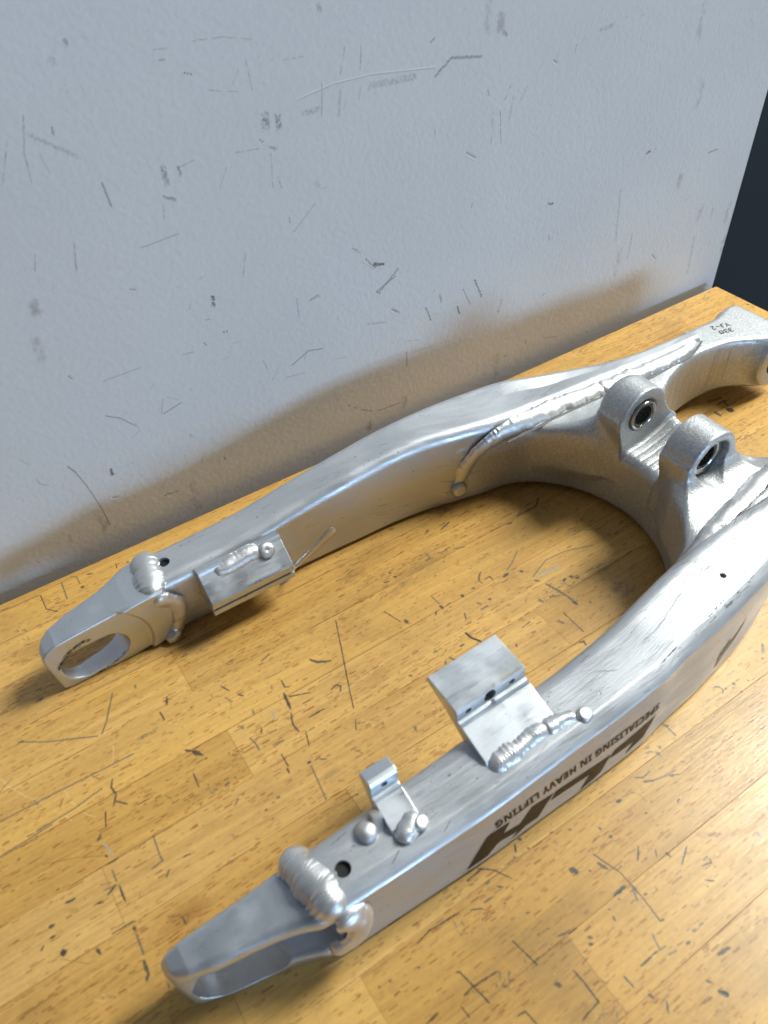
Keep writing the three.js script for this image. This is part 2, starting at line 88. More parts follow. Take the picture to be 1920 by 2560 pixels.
// ---------------------------------------------------------------- the wall
const GAP = 12;
{
  const X0 = -880, LX = 900, Y0 = -40, LY = 450, W = 2048, H = 1024, s = W / LX, r = rng(5);
  const col = painted(W, H, (px, py) => { const n = fbm(px * 0.006, py * 0.006, 3, 3) - 0.45, f = noise(px * 0.5, py * 0.5, 9) - 0.5; const k = 1 + n * 0.035 + f * 0.02; return [205 * k, 205 * k, 205 * k]; });
  const bump = painted(W, H, (px, py) => { const u = px * 0.82 + py * 0.57, w = py * 0.82 - px * 0.57, a = noise(u * 0.15, w * 0.17, 1), b = noise(px * 0.31 + w * 0.1, py * 0.29 - u * 0.1, 2), c = noise(u * 0.05, w * 0.06, 4); const v = 120 + (smooth(0.2, 0.85, a) - 0.5) * 60 + (b - 0.5) * 60 + (c - 0.5) * 40; return [v, v, v]; });
  const g = col.getContext('2d'), b = bump.getContext('2d');
  const P = (p) => [(p[0] - X0) * s, H - (p[1] - Y0) * s];
  for (const m of marks(WALL_MARKS)) {
    const w = Math.max(m.w * s * 0.85, 0.9), fine = densify(m.pts.map(P), m.k === 'g' || m.k === 'f' ? 2 : 4);
    if (m.k === 's') { for (let i = 1; i < fine.length; i++) if (r() < 0.86) stroke(g, [fine[i - 1], fine[i]], Math.max(0.7, w * (0.35 + r() * 0.6)), `rgba(100,98,98,${0.22 + r() * 0.42})`, 1, r); }
    else if (m.k === 'd') { for (let i = 0; i < fine.length; i++) for (let j = 0; j < 4; j++) { g.fillStyle = `rgba(${72 + r() * 30},${68 + r() * 26},${64 + r() * 22},${0.24 + r() * 0.32})`; g.beginPath(); g.ellipse(fine[i][0] + (r() - 0.5) * w * 0.6, fine[i][1] + (r() - 0.5) * w * 0.6, w * (0.2 + r() * 0.26), w * (0.15 + r() * 0.2), r() * 3, 0, 7); g.fill(); } stroke(b, fine, w * 0.5, 'rgba(70,70,70,0.6)'); }
    else if (m.k === 'k') { for (const p of fine) { g.fillStyle = `rgba(58,36,32,${0.5 + r() * 0.4})`; g.beginPath(); g.ellipse(p[0] + (r() - 0.5) * w * 1.2, p[1] + (r() - 0.5) * w * 1.2, w * 0.3, w * 0.22, r() * 3, 0, 7); g.fill(); } }
    else if (m.k === 'g' || m.k === 'f') {                             // rubbed grey smears: many dry specks
      const a = m.k === 'g' ? 0.22 : 0.09;
      for (const p of fine) for (let j = 0; j < 8; j++) { g.fillStyle = `rgba(${88 + r() * 30},${86 + r() * 28},${84 + r() * 28},${a * (0.4 + r())})`; g.beginPath(); g.ellipse(p[0] + (r() - 0.5) * w, p[1] + (r() - 0.5) * w, 0.8 + r() * w * 0.14, 0.6 + r() * w * 0.10, r() * 3, 0, 7); g.fill(); }
    } else if (m.k === 'e') { stroke(b, fine, w * 0.9, 'rgba(225,225,225,0.9)'); stroke(g, fine, w * 0.7, 'rgba(250,250,248,0.30)'); stroke(g, fine.map((p) => [p[0] + 1, p[1] + w * 0.5]), w * 0.5, 'rgba(130,128,126,0.35)'); }
    else { stroke(b, fine, w * 1.3, 'rgba(20,20,20,0.95)'); stroke(b, fine.map((p) => [p[0] - w * 0.4, p[1] + w * 0.9]), w * 0.5, 'rgba(245,245,245,0.9)'); stroke(g, fine, w * 0.7, 'rgba(150,138,122,0.55)'); }
  }
  for (let i = 0; i < 260; i++) {                                       // the rest of the small wear
    const x = r() * W, y = H * (0.1 + 0.9 * r()), a = r() * 6.3, l = 2 + r() * r() * 26;
    stroke(g, [[x, y], [x + Math.cos(a) * l, y + Math.sin(a) * l]], 0.7 + r() * 1.6, `rgba(104,100,98,${0.04 + r() * 0.13})`);
    if (i % 2 === 0) { b.fillStyle = r() < 0.5 ? 'rgba(235,235,235,0.8)' : 'rgba(30,30,30,0.8)'; b.beginPath(); b.ellipse(r() * W, r() * H, 1 + r() * 3, 1 + r() * 2, r() * 3, 0, 7); b.fill(); }
  }
  for (let i = 0; i < 22; i++) { const x = r() * W, y = H * (0.1 + 0.8 * r()), l = 14 + r() * 60; for (let j = 0; j < 40; j++) { g.fillStyle = `rgba(120,114,112,${0.03 + r() * 0.06})`; g.beginPath(); g.ellipse(x + (r() - 0.5) * 12, y + r() * l, 1.5 + r() * 3, 2 + r() * 5, 0, 0, 7); g.fill(); } }
  const geo = new THREE.BoxGeometry(2.4, 1.72, 0.09); geo.translate(0.013 - 1.2, 1.72 / 2 - 0.9, -GAP * MM - 0.045);
  const p = geo.attributes.position, uv = geo.attributes.uv;
  for (let i = 0; i < p.count; i++) uv.setXY(i, (p.getX(i) * 1000 - X0) / LX, (p.getY(i) * 1000 - Y0) / LY);
  const map = texture(col, true), bm = texture(bump, false);
  for (const t of [map, bm]) t.wrapS = t.wrapT = THREE.MirroredRepeatWrapping;
  const wall = mesh('wall', geo, new THREE.MeshStandardMaterial({ map, bumpMap: bm, bumpScale: 0.00016, roughness: 0.55 }), scene);
  wall.userData = { kind: 'structure', label: 'scuffed white painted wall with orange peel texture behind the bench', category: 'wall' };
}

// ---------------------------------------------------------------- the bench: beech staves glued side by side
const ROWS = [0, 37, 74, 111, 148, 186, 223, 260, 303, 346, 389, 430, 471, 512, 553, 594, 635, 676, 717];   // seams, mm from the back edge
{
  const X0 = -950, LX = 950, LZ = 594, W = 2048, H = 1280, s = W / LX, r = rng(11);
  const cuts = ROWS.map((_, i) => { const q = rng(40 + i), o = []; let x = -1900 + q() * 300; while (x < -80) { o.push(x); x += 330 + q() * 330; } o.push(0); return o; });
  cuts[5] = [-1900, -1240, -668, -310, 0]; cuts[7] = [-1900, -1100, -627, -214, 0]; cuts[6] = [-1900, -1300, -760, -452, 0];
  const rowOf = (z) => { let i = 0; while (i < ROWS.length - 2 && ROWS[i + 1] <= z) i++; return i; };
  const tone = new Map(), toneOf = (i, j) => { const k = i * 20 + j; if (!tone.has(k)) { const q = rng(700 + k); tone.set(k, [q() - 0.5, q() - 0.5, q() * 500, q()]); } return tone.get(k); };
  const rough = canvas(W, H), bump = canvas(W, H), rg = rough.getContext('2d'), bg = bump.getContext('2d'), rim = rg.createImageData(W, H), bim = bg.createImageData(W, H);
  const col = painted(W, H, (px, py) => {
    const x = X0 + px / s, z = py / s, i = rowOf(z), c = cuts[i]; let j = 0; while (j < c.length - 2 && c[j + 1] <= x) j++;
    const t = toneOf(i, j), zz = z + t[2] + 1.6 * (noise(x * 0.010, z * 0.03, 60 + i) - 0.5) * 4;
    const a = noise(x * 0.0045, zz * 0.22, 21), b = noise(x * 0.018, zz * 0.9, 22), f = noise(x * 0.09, zz * 2.2, 23), w = fbm(x * 0.012, z * 0.012, 31, 3) - 0.45, e = noise(x * 0.5, z * 0.9, 33);
    const dark = 0.40 * (a - 0.5) + 0.34 * (b - 0.5) + 0.26 * (f - 0.5) + 0.6 * t[0] + 0.6 * w, warm = 0.5 * t[1] + 0.45 * (noise(x * 0.008, z * 0.02, 35) - 0.5);
    const blot = smooth(0.56, 0.78, fbm(x * 0.02, z * 0.026, 37, 4)), k = 1 - 0.20 * dark - 0.05 * (e - 0.5) - 0.09 * blot;
    const q = (py * W + px) * 4, rv = 118 + 46 * w + 30 * (f - 0.5) + 20 * (e - 0.5), bv = 150 + 44 * (f - 0.5) + 26 * (e - 0.5) + 20 * (noise(x * 0.03, z * 0.05, 44) - 0.5);
    rim.data[q] = rim.data[q + 1] = rim.data[q + 2] = rv; rim.data[q + 3] = 255; bim.data[q] = bim.data[q + 1] = bim.data[q + 2] = bv; bim.data[q + 3] = 255;
    return [198 * k, (154 - 6 * warm) * k * (1 - 0.04 * dark), (84 - 17 * warm) * k * (1 - 0.12 * dark)];
  });
  rg.putImageData(rim, 0, 0); bg.putImageData(bim, 0, 0);
  const g = col.getContext('2d'), P = (p) => [(p[0] - X0) * s, p[1] * s];
  for (let i = 0; i < 34000; i++) {                                     // the short dark ray flecks of beech
    const x = r() * W, y = r() * H, z = y / s, ri = rowOf(z), xm = X0 + x / s, c = cuts[ri]; let cj = 0; while (cj < c.length - 2 && c[cj + 1] <= xm) cj++; const t = toneOf(ri, cj), dens = noise(x * 0.004, y * 0.02, 71) * (0.4 + 1.3 * t[3]);
    if (r() > 0.25 + dens * 0.9) continue;
    const l = (0.8 + (0.5 + t[3]) * r() * 4.2) * s * (r() < 0.12 ? 1.8 : 1), dy = (r() - 0.5) * 0.9;
    stroke(g, [[x, y], [x + l * 0.5, y + dy * 0.6], [x + l, y + dy]], 0.6 + r() * r() * 1.5, `rgba(${104 + r() * 30},${60 + r() * 18},${18 + r() * 14},${0.26 + r() * 0.5})`);
    if (r() < 0.4) stroke(bg, [[x, y], [x + l, y + dy]], 1, 'rgba(90,90,90,0.7)');
  }
  for (let i = 0; i < 420; i++) { const x = r() * W, y = r() * H, l = 40 + r() * 190; stroke(g, [[x, y], [x + l * 0.5, y + (r() - 0.5) * 3], [x + l, y + (r() - 0.5) * 5]], 0.6 + r() * 0.7, `rgba(110,66,22,${0.08 + r() * 0.18})`); }
  for (let i = 0; i < 700; i++) {                                       // stains soaked into the wood, short rubbed scratches
    const x = r() * W, y = r() * H, k = 0.7 + r() * r() * 4.5; g.fillStyle = `rgba(${112 + r() * 40},${74 + r() * 26},${26 + r() * 22},${0.06 + r() * 0.16})`; g.beginPath(); g.ellipse(x, y, k * (1 + r() * 2), k, (r() - 0.5) * 1.2, 0, 7); g.fill();
  }
  const scuff = (pts, w, c0, a, dens = 3, rr = r) => { for (const p of densify(pts, Math.max(1, w * 0.22))) for (let j = 0; j < dens; j++) { const q = c0 + (rr() - 0.5) * 26; g.fillStyle = `rgba(${q + 4},${q},${q - 8},${a * (0.45 + rr() * 0.7)})`; g.beginPath(); g.ellipse(p[0] + (rr() - 0.5) * w * 0.75, p[1] + (rr() - 0.5) * w * 0.75, 0.5 + w * 0.22 * rr() + w * 0.06, 0.4 + w * 0.12 * rr(), rr() * 3.1, 0, 7); g.fill(); } };
  const nick = (x, y, a, l) => {
    const kind = r(), pts = [[x, y], [x + Math.cos(a) * l * 0.5 + (r() - 0.5) * l * 0.2, y + Math.sin(a) * l * 0.5 + (r() - 0.5) * l * 0.2], [x + Math.cos(a) * l, y + Math.sin(a) * l]], w = 0.7 + r() * r() * 2;
    if (kind < 0.42) { const f = densify(pts, 2), al = 0.15 + r() * 0.5; for (let k = 1; k < f.length; k++) if (r() < 0.9) stroke(g, [f[k - 1], f[k]], w * (0.4 + r() * 0.8), `rgba(58,44,28,${al * (0.5 + r() * 0.6)})`, 0.7, r); }
    else if (kind < 0.9) { scuff(pts, 1.2 + r() * r() * 6, 60 + r() * 40, 0.16 + r() * 0.34, 2); if (r() < 0.5) stroke(bg, pts, 1.5, 'rgba(110,110,110,0.4)'); }
    else stroke(g, pts, 0.6 + r() * 0.8, `rgba(232,205,160,${0.15 + r() * 0.3})`, 0.6, r);
  };
  for (let i = 0; i < 620; i++) nick(r() * W, r() * H, r() < 0.5 ? (r() - 0.5) * 1.1 : r() * 6.3, 1.2 + r() * r() * r() * 30);
  for (let c = 0; c < 150; c++) {                                       // worn places where tools were used again and again
    const x = r() * W, y = r() * H, a = r() * 6.3, n = 4 + r() * 16, sx = 10 + r() * 60, sy = 6 + r() * 30;
    for (let i = 0; i < n; i++) nick(x + (r() + r() - 1) * sx, y + (r() + r() - 1) * sy, a + (r() - 0.5) * 1.3, 1 + r() * r() * 14);
    if (r() < 0.4) for (let j = 0; j < 26; j++) { g.fillStyle = `rgba(${112 + r() * 20},${84 + r() * 16},${44 + r() * 16},${0.03 + r() * 0.06})`; g.beginPath(); g.ellipse(x + (r() + r() - 1) * sx * 0.8, y + (r() + r() - 1) * sy * 0.8, 2 + r() * 10, 1.5 + r() * 5, r() - 0.5, 0, 7); g.fill(); }
  }
  for (let i = 0; i < 46; i++) {
    const x = r() * W, y = r() * H, R0 = 8 + r() * r() * 46, sd = r() * 99, tint = [[104, 72, 30], [86, 74, 52], [120, 76, 26]][Math.floor(r() * 3)];
    for (let k = 0; k < 5; k++) { g.fillStyle = `rgba(${tint},${0.025 + r() * 0.035})`; g.beginPath(); for (let a = 0; a < 40; a++) { const q = a / 40 * 6.2832, rr = R0 * (1 - k * 0.13) * (0.5 + 0.9 * noise(Math.cos(q) * 1.6 + sd, Math.sin(q) * 1.6 + sd, k)); const u = x + Math.cos(q) * rr * 1.5, v = y + Math.sin(q) * rr * 0.7; a ? g.lineTo(u, v) : g.moveTo(u, v); } g.closePath(); g.fill(); }
  }
  const gouge = (pts, w) => {                                           // a ragged dark dent: torn outline, uneven depth of colour
    const f = densify(pts, 1.2), n = f.length, sd = r() * 99, A = [], B = [];
    f.forEach((p, i) => { const q = f[Math.min(i + 1, n - 1)], o = f[Math.max(i - 1, 0)], l = Math.hypot(q[0] - o[0], q[1] - o[1]) || 1, nx = -(q[1] - o[1]) / l, ny = (q[0] - o[0]) / l, t = n > 1 ? i / (n - 1) : 0.5, tp = Math.pow(Math.sin(Math.PI * clamp(t * 0.86 + 0.07)), 0.6), k = w * 0.78 * tp; const ka = k * (0.35 + 1.1 * noise(i * 0.42, sd, 2)), kb = k * (0.35 + 1.1 * noise(i * 0.42, sd, 3)); A.push([p[0] + nx * ka, p[1] + ny * ka]); B.push([p[0] - nx * kb, p[1] - ny * kb]); });
    g.fillStyle = `rgba(${56 + r() * 16},${47 + r() * 12},${34 + r() * 12},${0.6 + r() * 0.3})`; g.beginPath(); A.concat(B.reverse()).forEach((p, i) => (i ? g.lineTo(...p) : g.moveTo(...p))); g.closePath(); g.fill();
    scuff(pts, w * 0.8, 56, 0.42, 3); scuff(pts, w * 1.7, 104, 0.10, 2);
  };
  for (const m of marks(BENCH_MARKS)) {
    const pts = m.pts.map(P), w = Math.max(m.w * s, 1.2), fine = densify(pts, 2.5);
    if (m.k === 'd') { gouge(pts, w); stroke(bg, fine, w * 0.7, 'rgba(90,90,90,0.5)', 1, r); stroke(rg, fine, w, 'rgba(190,190,190,0.6)'); }
    else if (m.k === 'g') { scuff(pts, w * 1.2, 84, 0.46, 5); stroke(bg, fine, w * 0.6, 'rgba(110,110,110,0.35)', 1, r); }
    else if (m.k === 's') { for (let i = 1; i < fine.length; i++) stroke(g, [fine[i - 1], fine[i]], Math.max(1, w * (0.7 + r() * 0.6)), `rgba(44,38,30,${0.62 + r() * 0.34})`, 0.6, r); stroke(bg, fine, Math.max(1.2, w * 0.6), 'rgba(70,70,70,0.6)'); }
    else if (m.k === 'w') { stroke(g, fine, Math.max(0.9, w * 0.7), 'rgba(238,214,170,0.65)', 0.7, r); stroke(bg, fine, Math.max(1.2, w), 'rgba(60,60,60,0.7)'); }
    else if (m.k === 'b') { stroke(g, fine, w * 0.8, 'rgba(88,52,20,0.42)', 1, r); stroke(bg, fine, w * 0.6, 'rgba(70,70,70,0.7)'); }
    else if (m.k === 'p') { scuff(pts, w, 168, 0.36, 5); scuff(pts, w, 120, 0.2, 2); stroke(rg, fine, w, 'rgba(210,210,210,0.7)'); }
    else { scuff(pts, w, 48, 0.7, 5); g.strokeStyle = 'rgba(58,28,12,0.8)'; stroke(g, fine, w * 0.4, 'rgba(52,26,12,0.85)', 3, r); stroke(bg, fine, w * 0.8, 'rgba(10,10,10,0.9)', 2, r); }
  }
  cuts.forEach((c, i) => { for (const x of c.slice(1, -1)) { const u = (x - X0) * s; stroke(g, [[u, ROWS[i] * s + 1], [u + 0.5, (ROWS[i + 1] ?? 760) * s - 1]], 0.8, 'rgba(88,54,22,0.28)'); } });
  for (const z of ROWS) { const y = z * s; for (let x = 0; x < W; x += 6) if (noise(x * 0.012, z, 91) > 0.34) stroke(g, [[x, y], [x + 7, y]], 0.9, `rgba(96,60,24,${0.10 + 0.42 * noise(x * 0.03, z, 92)})`); }
  const map = texture(col, true), roughnessMap = texture(rough, false), bumpMap = texture(bump, false);
  for (const t of [map, roughnessMap, bumpMap]) { t.wrapS = t.wrapT = THREE.MirroredRepeatWrapping; }
  const wood = new THREE.MeshStandardMaterial({ map, roughnessMap, roughness: 0.74, bumpMap, bumpScale: 0.0002 });
  const bench = new THREE.Group(); bench.name = 'workbench'; bench.position.set(-0.9, 0, 0.36);
  bench.userData = { label: 'worn yellow beech workbench top made of glued staves, standing against the white wall', category: 'workbench' };
  scene.add(bench);
  const TH = 42, c = 0.14;
  const drop = (i) => (i >= 11 ? 0.9 : 0) + [0, .04, .02, .04, 0, .05, .02, .04, 0, .04, .02, .04, .02, .04, 0, .04, 0, 0][i];
  for (let i = 0; i < ROWS.length - 1; i++) {
    const z0 = ROWS[i] + 0.012, z1 = ROWS[i + 1] - 0.012, y1 = -drop(i), cc = cuts[i];
    for (let j = 0; j < cc.length - 1; j++) {
      const x0 = cc[j] + 0.03, x1 = cc[j + 1] - 0.03; if (x1 < -1880) continue;
      const round = i === 0 ? 2 : c, end = j === cc.length - 2 ? 2 : 0;
      const sh = new THREE.Shape([[z0, y1 - TH], [z1, y1 - TH], [z1, y1 - c], [z1 - c, y1], [z0 + round, y1], [z0, y1 - round]].map((q) => new THREE.Vector2(...q)));
      let geo = new THREE.ExtrudeGeometry(sh, { depth: x1 - x0, bevelEnabled: false });
      geo.applyMatrix4(new THREE.Matrix4().makeBasis(new THREE.Vector3(0, 0, 1), new THREE.Vector3(0, 1, 0), new THREE.Vector3(-1, 0, 0)).setPosition(x1, 0, 0));
      const p = geo.attributes.position, uv = geo.attributes.uv;
      for (let k = 0; k < p.count; k++) { if (end && p.getX(k) > x1 - 0.01 && p.getY(k) > y1 - 1.5) p.setX(k, x1 - 1.6); uv.setXY(k, (p.getX(k) - X0) / LX, 1 - p.getZ(k) / LZ + p.getY(k) * 0.0008); }
      geo.computeVertexNormals(); geo.scale(MM, MM, MM); geo.translate(0.9, 0, -0.36);
      mesh('plank', geo, wood, bench);
    }
  }
  const steel = new THREE.MeshStandardMaterial({ color: 0x2c3338, roughness: 0.6 });
  for (const [x, z] of [[-1.8, 0.06], [-0.1, 0.06], [-1.8, 0.64], [-0.1, 0.64]]) mesh('leg', new RoundedBoxGeometry(0.07, 0.853, 0.07, 2, 0.006).translate(x + 0.9, -0.4695, z - 0.36), steel, bench);
}
// the dark place past the end of the wall
{
  const dark = painted(256, 256, (x, y) => { const n = 1 + 0.25 * (fbm(x * 0.03, y * 0.03, 5, 3) - 0.45); return [24 * n, 34 * n, 43 * n]; });
  const m = new THREE.MeshStandardMaterial({ map: texture(dark, true), roughness: 0.6 });
  const part = mesh('partition', new RoundedBoxGeometry(1.6, 2.4, 0.03, 2, 0.004).translate(0.82, 0.3, -0.36), m, scene);
  part.userData = { kind: 'structure', label: 'dark navy partition standing back beyond the end of the white wall', category: 'partition' };
  const floor = mesh('floor', new THREE.BoxGeometry(8, 0.05, 6).translate(-0.6, -0.925, 1.6), new THREE.MeshStandardMaterial({ color: 0x3a3a3a, roughness: 0.8 }), scene);
  floor.userData = { kind: 'structure' };
}

// ---------------------------------------------------------------- metals
const T = {};
{
  const N = 1024, S = 250;                                              // one tile is 250 mm by 250 mm, u along the tube
  const r = rng(3);
  const smear = (x, y, k) => noise(x * 0.004, y * 0.11, k) * 0.55 + noise(x * 0.013, y * 0.35, k + 1) * 0.3 + noise(x * 0.05, y * 0.9, k + 2) * 0.15;
  const wrap = (f) => (x, y) => { const a = clamp((x - N + 140) / 140), b = clamp((y - N + 140) / 140); const v = (u, w) => f(u, w); return (1 - a) * (1 - b) * v(x, y) + a * (1 - b) * v(x - N, y) + (1 - a) * b * v(x, y - N) + a * b * v(x - N, y - N); };
  const big = wrap((x, y) => fbm(x * 0.012, y * 0.02, 17, 4)), sm = wrap((x, y) => smear(x, y, 51));
  const col = painted(N, N, (x, y) => { const k = 192 + (noise(x * 0.6, y * 0.6, 14) - 0.5) * 10; return [k * 0.975, k * 0.99, k * 1.01]; });
  const rou = painted(N, N, (x, y) => { const k = 136 + (sm(x, y) - 0.5) * 78 + (big(x, y) - 0.47) * 120 + (noise(x * 0.05, y * 0.7, 81) - 0.5) * 40 + (noise(x * 0.8, y * 0.8, 4) - 0.5) * 16; return [k, k, k]; });
  const bum = painted(N, N, (x, y) => { const k = 150 + (sm(x, y) - 0.5) * 60 + (noise(x * 0.03, y * 0.55, 77) - 0.5) * 60; return [k, k, k]; });
  const g = col.getContext('2d'), q = rou.getContext('2d'), b = bum.getContext('2d');
  for (let i = 0; i < 900; i++) { const x = r() * N, y = r() * N, a = r() < 0.6 ? (r() - 0.5) * 0.25 : r() * 6.3, l = 3 + r() * r() * 60, p = [[x, y], [x + Math.cos(a) * l, y + Math.sin(a) * l]]; stroke(q, p, 0.8, `rgba(${r() < 0.5 ? '60,60,60' : '190,190,190'},0.5)`); stroke(b, p, 0.8, 'rgba(90,90,90,0.6)'); }
  for (let i = 0; i < 700; i++) { const x = r() * N, y = r() * N, k = 0.5 + r() * r() * 2.6; g.fillStyle = `rgba(70,68,64,${0.2 + r() * 0.5})`; g.beginPath(); g.ellipse(x, y, k, k * 0.8, r() * 3, 0, 7); g.fill(); b.fillStyle = 'rgba(60,60,60,0.8)'; b.beginPath(); b.ellipse(x, y, k, k, 0, 0, 7); b.fill(); }
  for (let i = 0; i < 80; i++) { const x = r() * N, y = r() * N, a = (r() - 0.5) * 0.6, l = 10 + r() * 60; stroke(g, densify([[x, y], [x + Math.cos(a) * l, y + Math.sin(a) * l]], 4), 0.7 + r() * 0.9, `rgba(74,72,70,${0.25 + r() * 0.4})`, 1.2, r); }
  const rep = 1000 / S, set = (t) => { t.repeat.set(rep, rep); return t; };
  T.col = set(texture(col, true)); T.rou = set(texture(rou, false)); T.bum = set(texture(bum, false));
  const M = 512, sand = wrap2(M), cast = painted(M, M, (x, y) => { const k = sand(x, y); return [k, k, k]; });
  function wrap2(n) { const per = (x, y, f, k) => { const m = n * f; const i = Math.floor(x * f), j = Math.floor(y * f), fx = x * f - i, fy = y * f - j, u = fx * fx * (3 - 2 * fx), v = fy * fy * (3 - 2 * fy), h = (a, c) => hash2(((a % m) + m) % m, ((c % m) + m) % m, k); return mix(mix(h(i, j), h(i + 1, j), u), mix(h(i, j + 1), h(i + 1, j + 1), u), v); }; return (x, y) => 40 + 175 * (0.5 * per(x, y, 0.25, 1) + 0.3 * per(x, y, 0.5, 2) + 0.2 * per(x, y, 0.125, 3)); }
  T.sand = texture(cast, false); T.sand.repeat.set(1000 / 90, 1000 / 90);
  const cc = painted(M, M, (x, y) => { const k = 188 + (sand(x, y) - 128) * 0.3; return [k * 0.98, k * 0.99, k]; });
  T.castCol = texture(cc, true); T.castCol.repeat.set(1000 / 90, 1000 / 90);
}
const tubeMat = new THREE.MeshPhysicalMaterial({ map: T.col, metalness: 0.64, roughness: 0.80, roughnessMap: T.rou, bumpMap: T.bum, bumpScale: 0.0002 });
const castMat = new THREE.MeshStandardMaterial({ map: T.castCol, metalness: 0.74, roughness: 0.48, bumpMap: T.sand, bumpScale: 0.00034 });
const millTex = (() => {                                                // cutter marks and a little dried residue
  const N = 512, r = rng(19), col = painted(N, N, (x, y) => { const k = 200 + (noise(x * 0.4, y * 0.4, 3) - 0.5) * 8; return [k * 0.965, k * 0.99, k * 1.02]; }), bum = painted(N, N, (x, y) => { const v = 128 + 44 * Math.sin(y * 0.6 + 1.4 * noise(x * 0.01, y * 0.02, 6)) + (noise(x * 0.02, y * 0.9, 8) - 0.5) * 60; return [v, v, v]; }), rou = painted(N, N, (x, y) => { const v = 122 + (fbm(x * 0.02, y * 0.02, 9, 3) - 0.45) * 110 + (noise(x * 0.03, y * 0.8, 12) - 0.5) * 40; return [v, v, v]; });
  const g = col.getContext('2d'); for (let i = 0; i < 9; i++) { const x = r() * N, y = r() * N; for (let j = 0; j < 60; j++) { g.fillStyle = `rgba(176,166,120,${0.03 + r() * 0.05})`; g.beginPath(); g.ellipse(x + (r() + r() - 1) * 60, y + (r() + r() - 1) * 26, 3 + r() * 9, 2 + r() * 5, r() * 3, 0, 7); g.fill(); } }
  for (let i = 0; i < 160; i++) { const x = r() * N, y = r() * N, k = r() * r() * 2; g.fillStyle = `rgba(80,78,74,${0.15 + r() * 0.35})`; g.beginPath(); g.ellipse(x, y, 0.5 + k, 0.5 + k * 0.6, r() * 3, 0, 7); g.fill(); }
  return [texture(col, true), texture(bum, false), texture(rou, false)].map((t) => { t.repeat.set(1000 / 110, 1000 / 110); return t; });
})();
const millMat = new THREE.MeshStandardMaterial({ map: millTex[0], bumpMap: millTex[1], bumpScale: 0.00003, roughnessMap: millTex[2], roughness: 0.84, metalness: 0.82 });
const weldMat = new THREE.MeshStandardMaterial({ color: new THREE.Color(0.62, 0.62, 0.625), metalness: 0.82, roughness: 0.44, bumpMap: T.sand, bumpScale: 0.00008 });
const ballMat = new THREE.MeshStandardMaterial({ color: new THREE.Color(0.58, 0.58, 0.585), metalness: 0.85, roughness: 0.38, bumpMap: T.sand, bumpScale: 0.00008 });
const sootMat = new THREE.MeshStandardMaterial({ color: new THREE.Color(0.16, 0.155, 0.15), metalness: 0.6, roughness: 0.7 });
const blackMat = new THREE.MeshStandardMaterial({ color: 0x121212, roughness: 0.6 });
const steelMat = new THREE.MeshStandardMaterial({ color: new THREE.Color(0.62, 0.62, 0.60), metalness: 1, roughness: 0.16 });

// ---------------------------------------------------------------- the swingarm
const ARM = new THREE.Group(); ARM.name = 'motorcycle_swingarm'; ARM.position.set(-0.4, 0, 0.2);
ARM.userData = { label: 'bare welded aluminium motorcycle swingarm lying upside down on the beech bench', category: 'swingarm' };
scene.add(ARM);
const local = (g) => { g.scale(MM, MM, MM); g.translate(0.4, 0, -0.2); return g; };    // from millimetres in the world to metres in the arm
const part = (name, geo, mat, parent = ARM, label) => mesh(name, local(geo), mat, parent, label);

// a tube lofted through sections; cols of a row: x, z of the inner face, z of the outer face, top y, side sign is taken from the order
function tube(rows, x0, x1, n, section) {
  const pos = [], uv = [], idx = []; let m = 0, len = 0;
  for (let i = 0; i <= n; i++) {
    const x = mix(x0, x1, i / n), pts = section(x); m = pts.length; let per = 0;
    pts.forEach((p, k) => { if (k) per += Math.hypot(p[0] - pts[k - 1][0], p[1] - pts[k - 1][1]); pos.push(x, p[1], p[0]); uv.push((x + 900) * MM, per * MM); });
  }
  for (let i = 0; i < n; i++) for (let k = 0; k < m - 1; k++) { const a = i * m + k, b = a + m; idx.push(a, b, a + 1, a + 1, b, b + 1); }
  for (const [i, flip] of [[0, false], [n, true]]) {                     // end caps
    let cz = 0, cy = 0; for (let k = 0; k < m; k++) { cy += pos[(i * m + k) * 3 + 1] / m; cz += pos[(i * m + k) * 3 + 2] / m; }
    const base = pos.length / 3, x = pos[i * m * 3]; pos.push(x, cy, cz); uv.push(0, 0);
    for (let k = 0; k < m; k++) { pos.push(x, pos[(i * m + k) * 3 + 1], pos[(i * m + k) * 3 + 2]); uv.push(0, 0); }
    for (let k = 0; k < m - 1; k++) flip ? idx.push(base, base + 2 + k, base + 1 + k) : idx.push(base, base + 1 + k, base + 2 + k);
  }
  const g = new THREE.BufferGeometry(); g.setAttribute('position', new THREE.Float32BufferAttribute(pos, 3)); g.setAttribute('uv', new THREE.Float32BufferAttribute(uv, 2)); g.setIndex(idx);
  g.computeVertexNormals();
  if (section.closed) { const nn = g.attributes.normal; for (let i = 0; i <= n; i++) { const a = i * m, b = a + m - 1, v = new THREE.Vector3(nn.getX(a) + nn.getX(b), nn.getY(a) + nn.getY(b), nn.getZ(a) + nn.getZ(b)).normalize(); nn.setXYZ(a, v.x, v.y, v.z); nn.setXYZ(b, v.x, v.y, v.z); } }
  return g;
}
const arc = (cz, cy, r, a0, a1, n) => Array.from({ length: n + 1 }, (_, i) => { const a = mix(a0, a1, i / n) * Math.PI / 180; return [cz + r * Math.cos(a), cy + r * Math.sin(a)]; });
const longSides = {};
function spaced(pts, kind) {                                            // short facets next to the fillets keep the flats flat
  const long = (longSides[kind] ??= pts.map((p, i) => i > 0 && Math.hypot(p[0] - pts[i - 1][0], p[1] - pts[i - 1][1]) > 6));
  const o = []; pts.forEach((p, i) => { if (i) { const a = pts[i - 1], l = Math.hypot(p[0] - a[0], p[1] - a[1]) || 1; if (long[i]) for (const t of [0.06, 0.25, 0.5, 0.75, 0.94]) o.push([mix(a[0], p[0], t), mix(a[1], p[1], t)]); } o.push(p); }); return o;
}
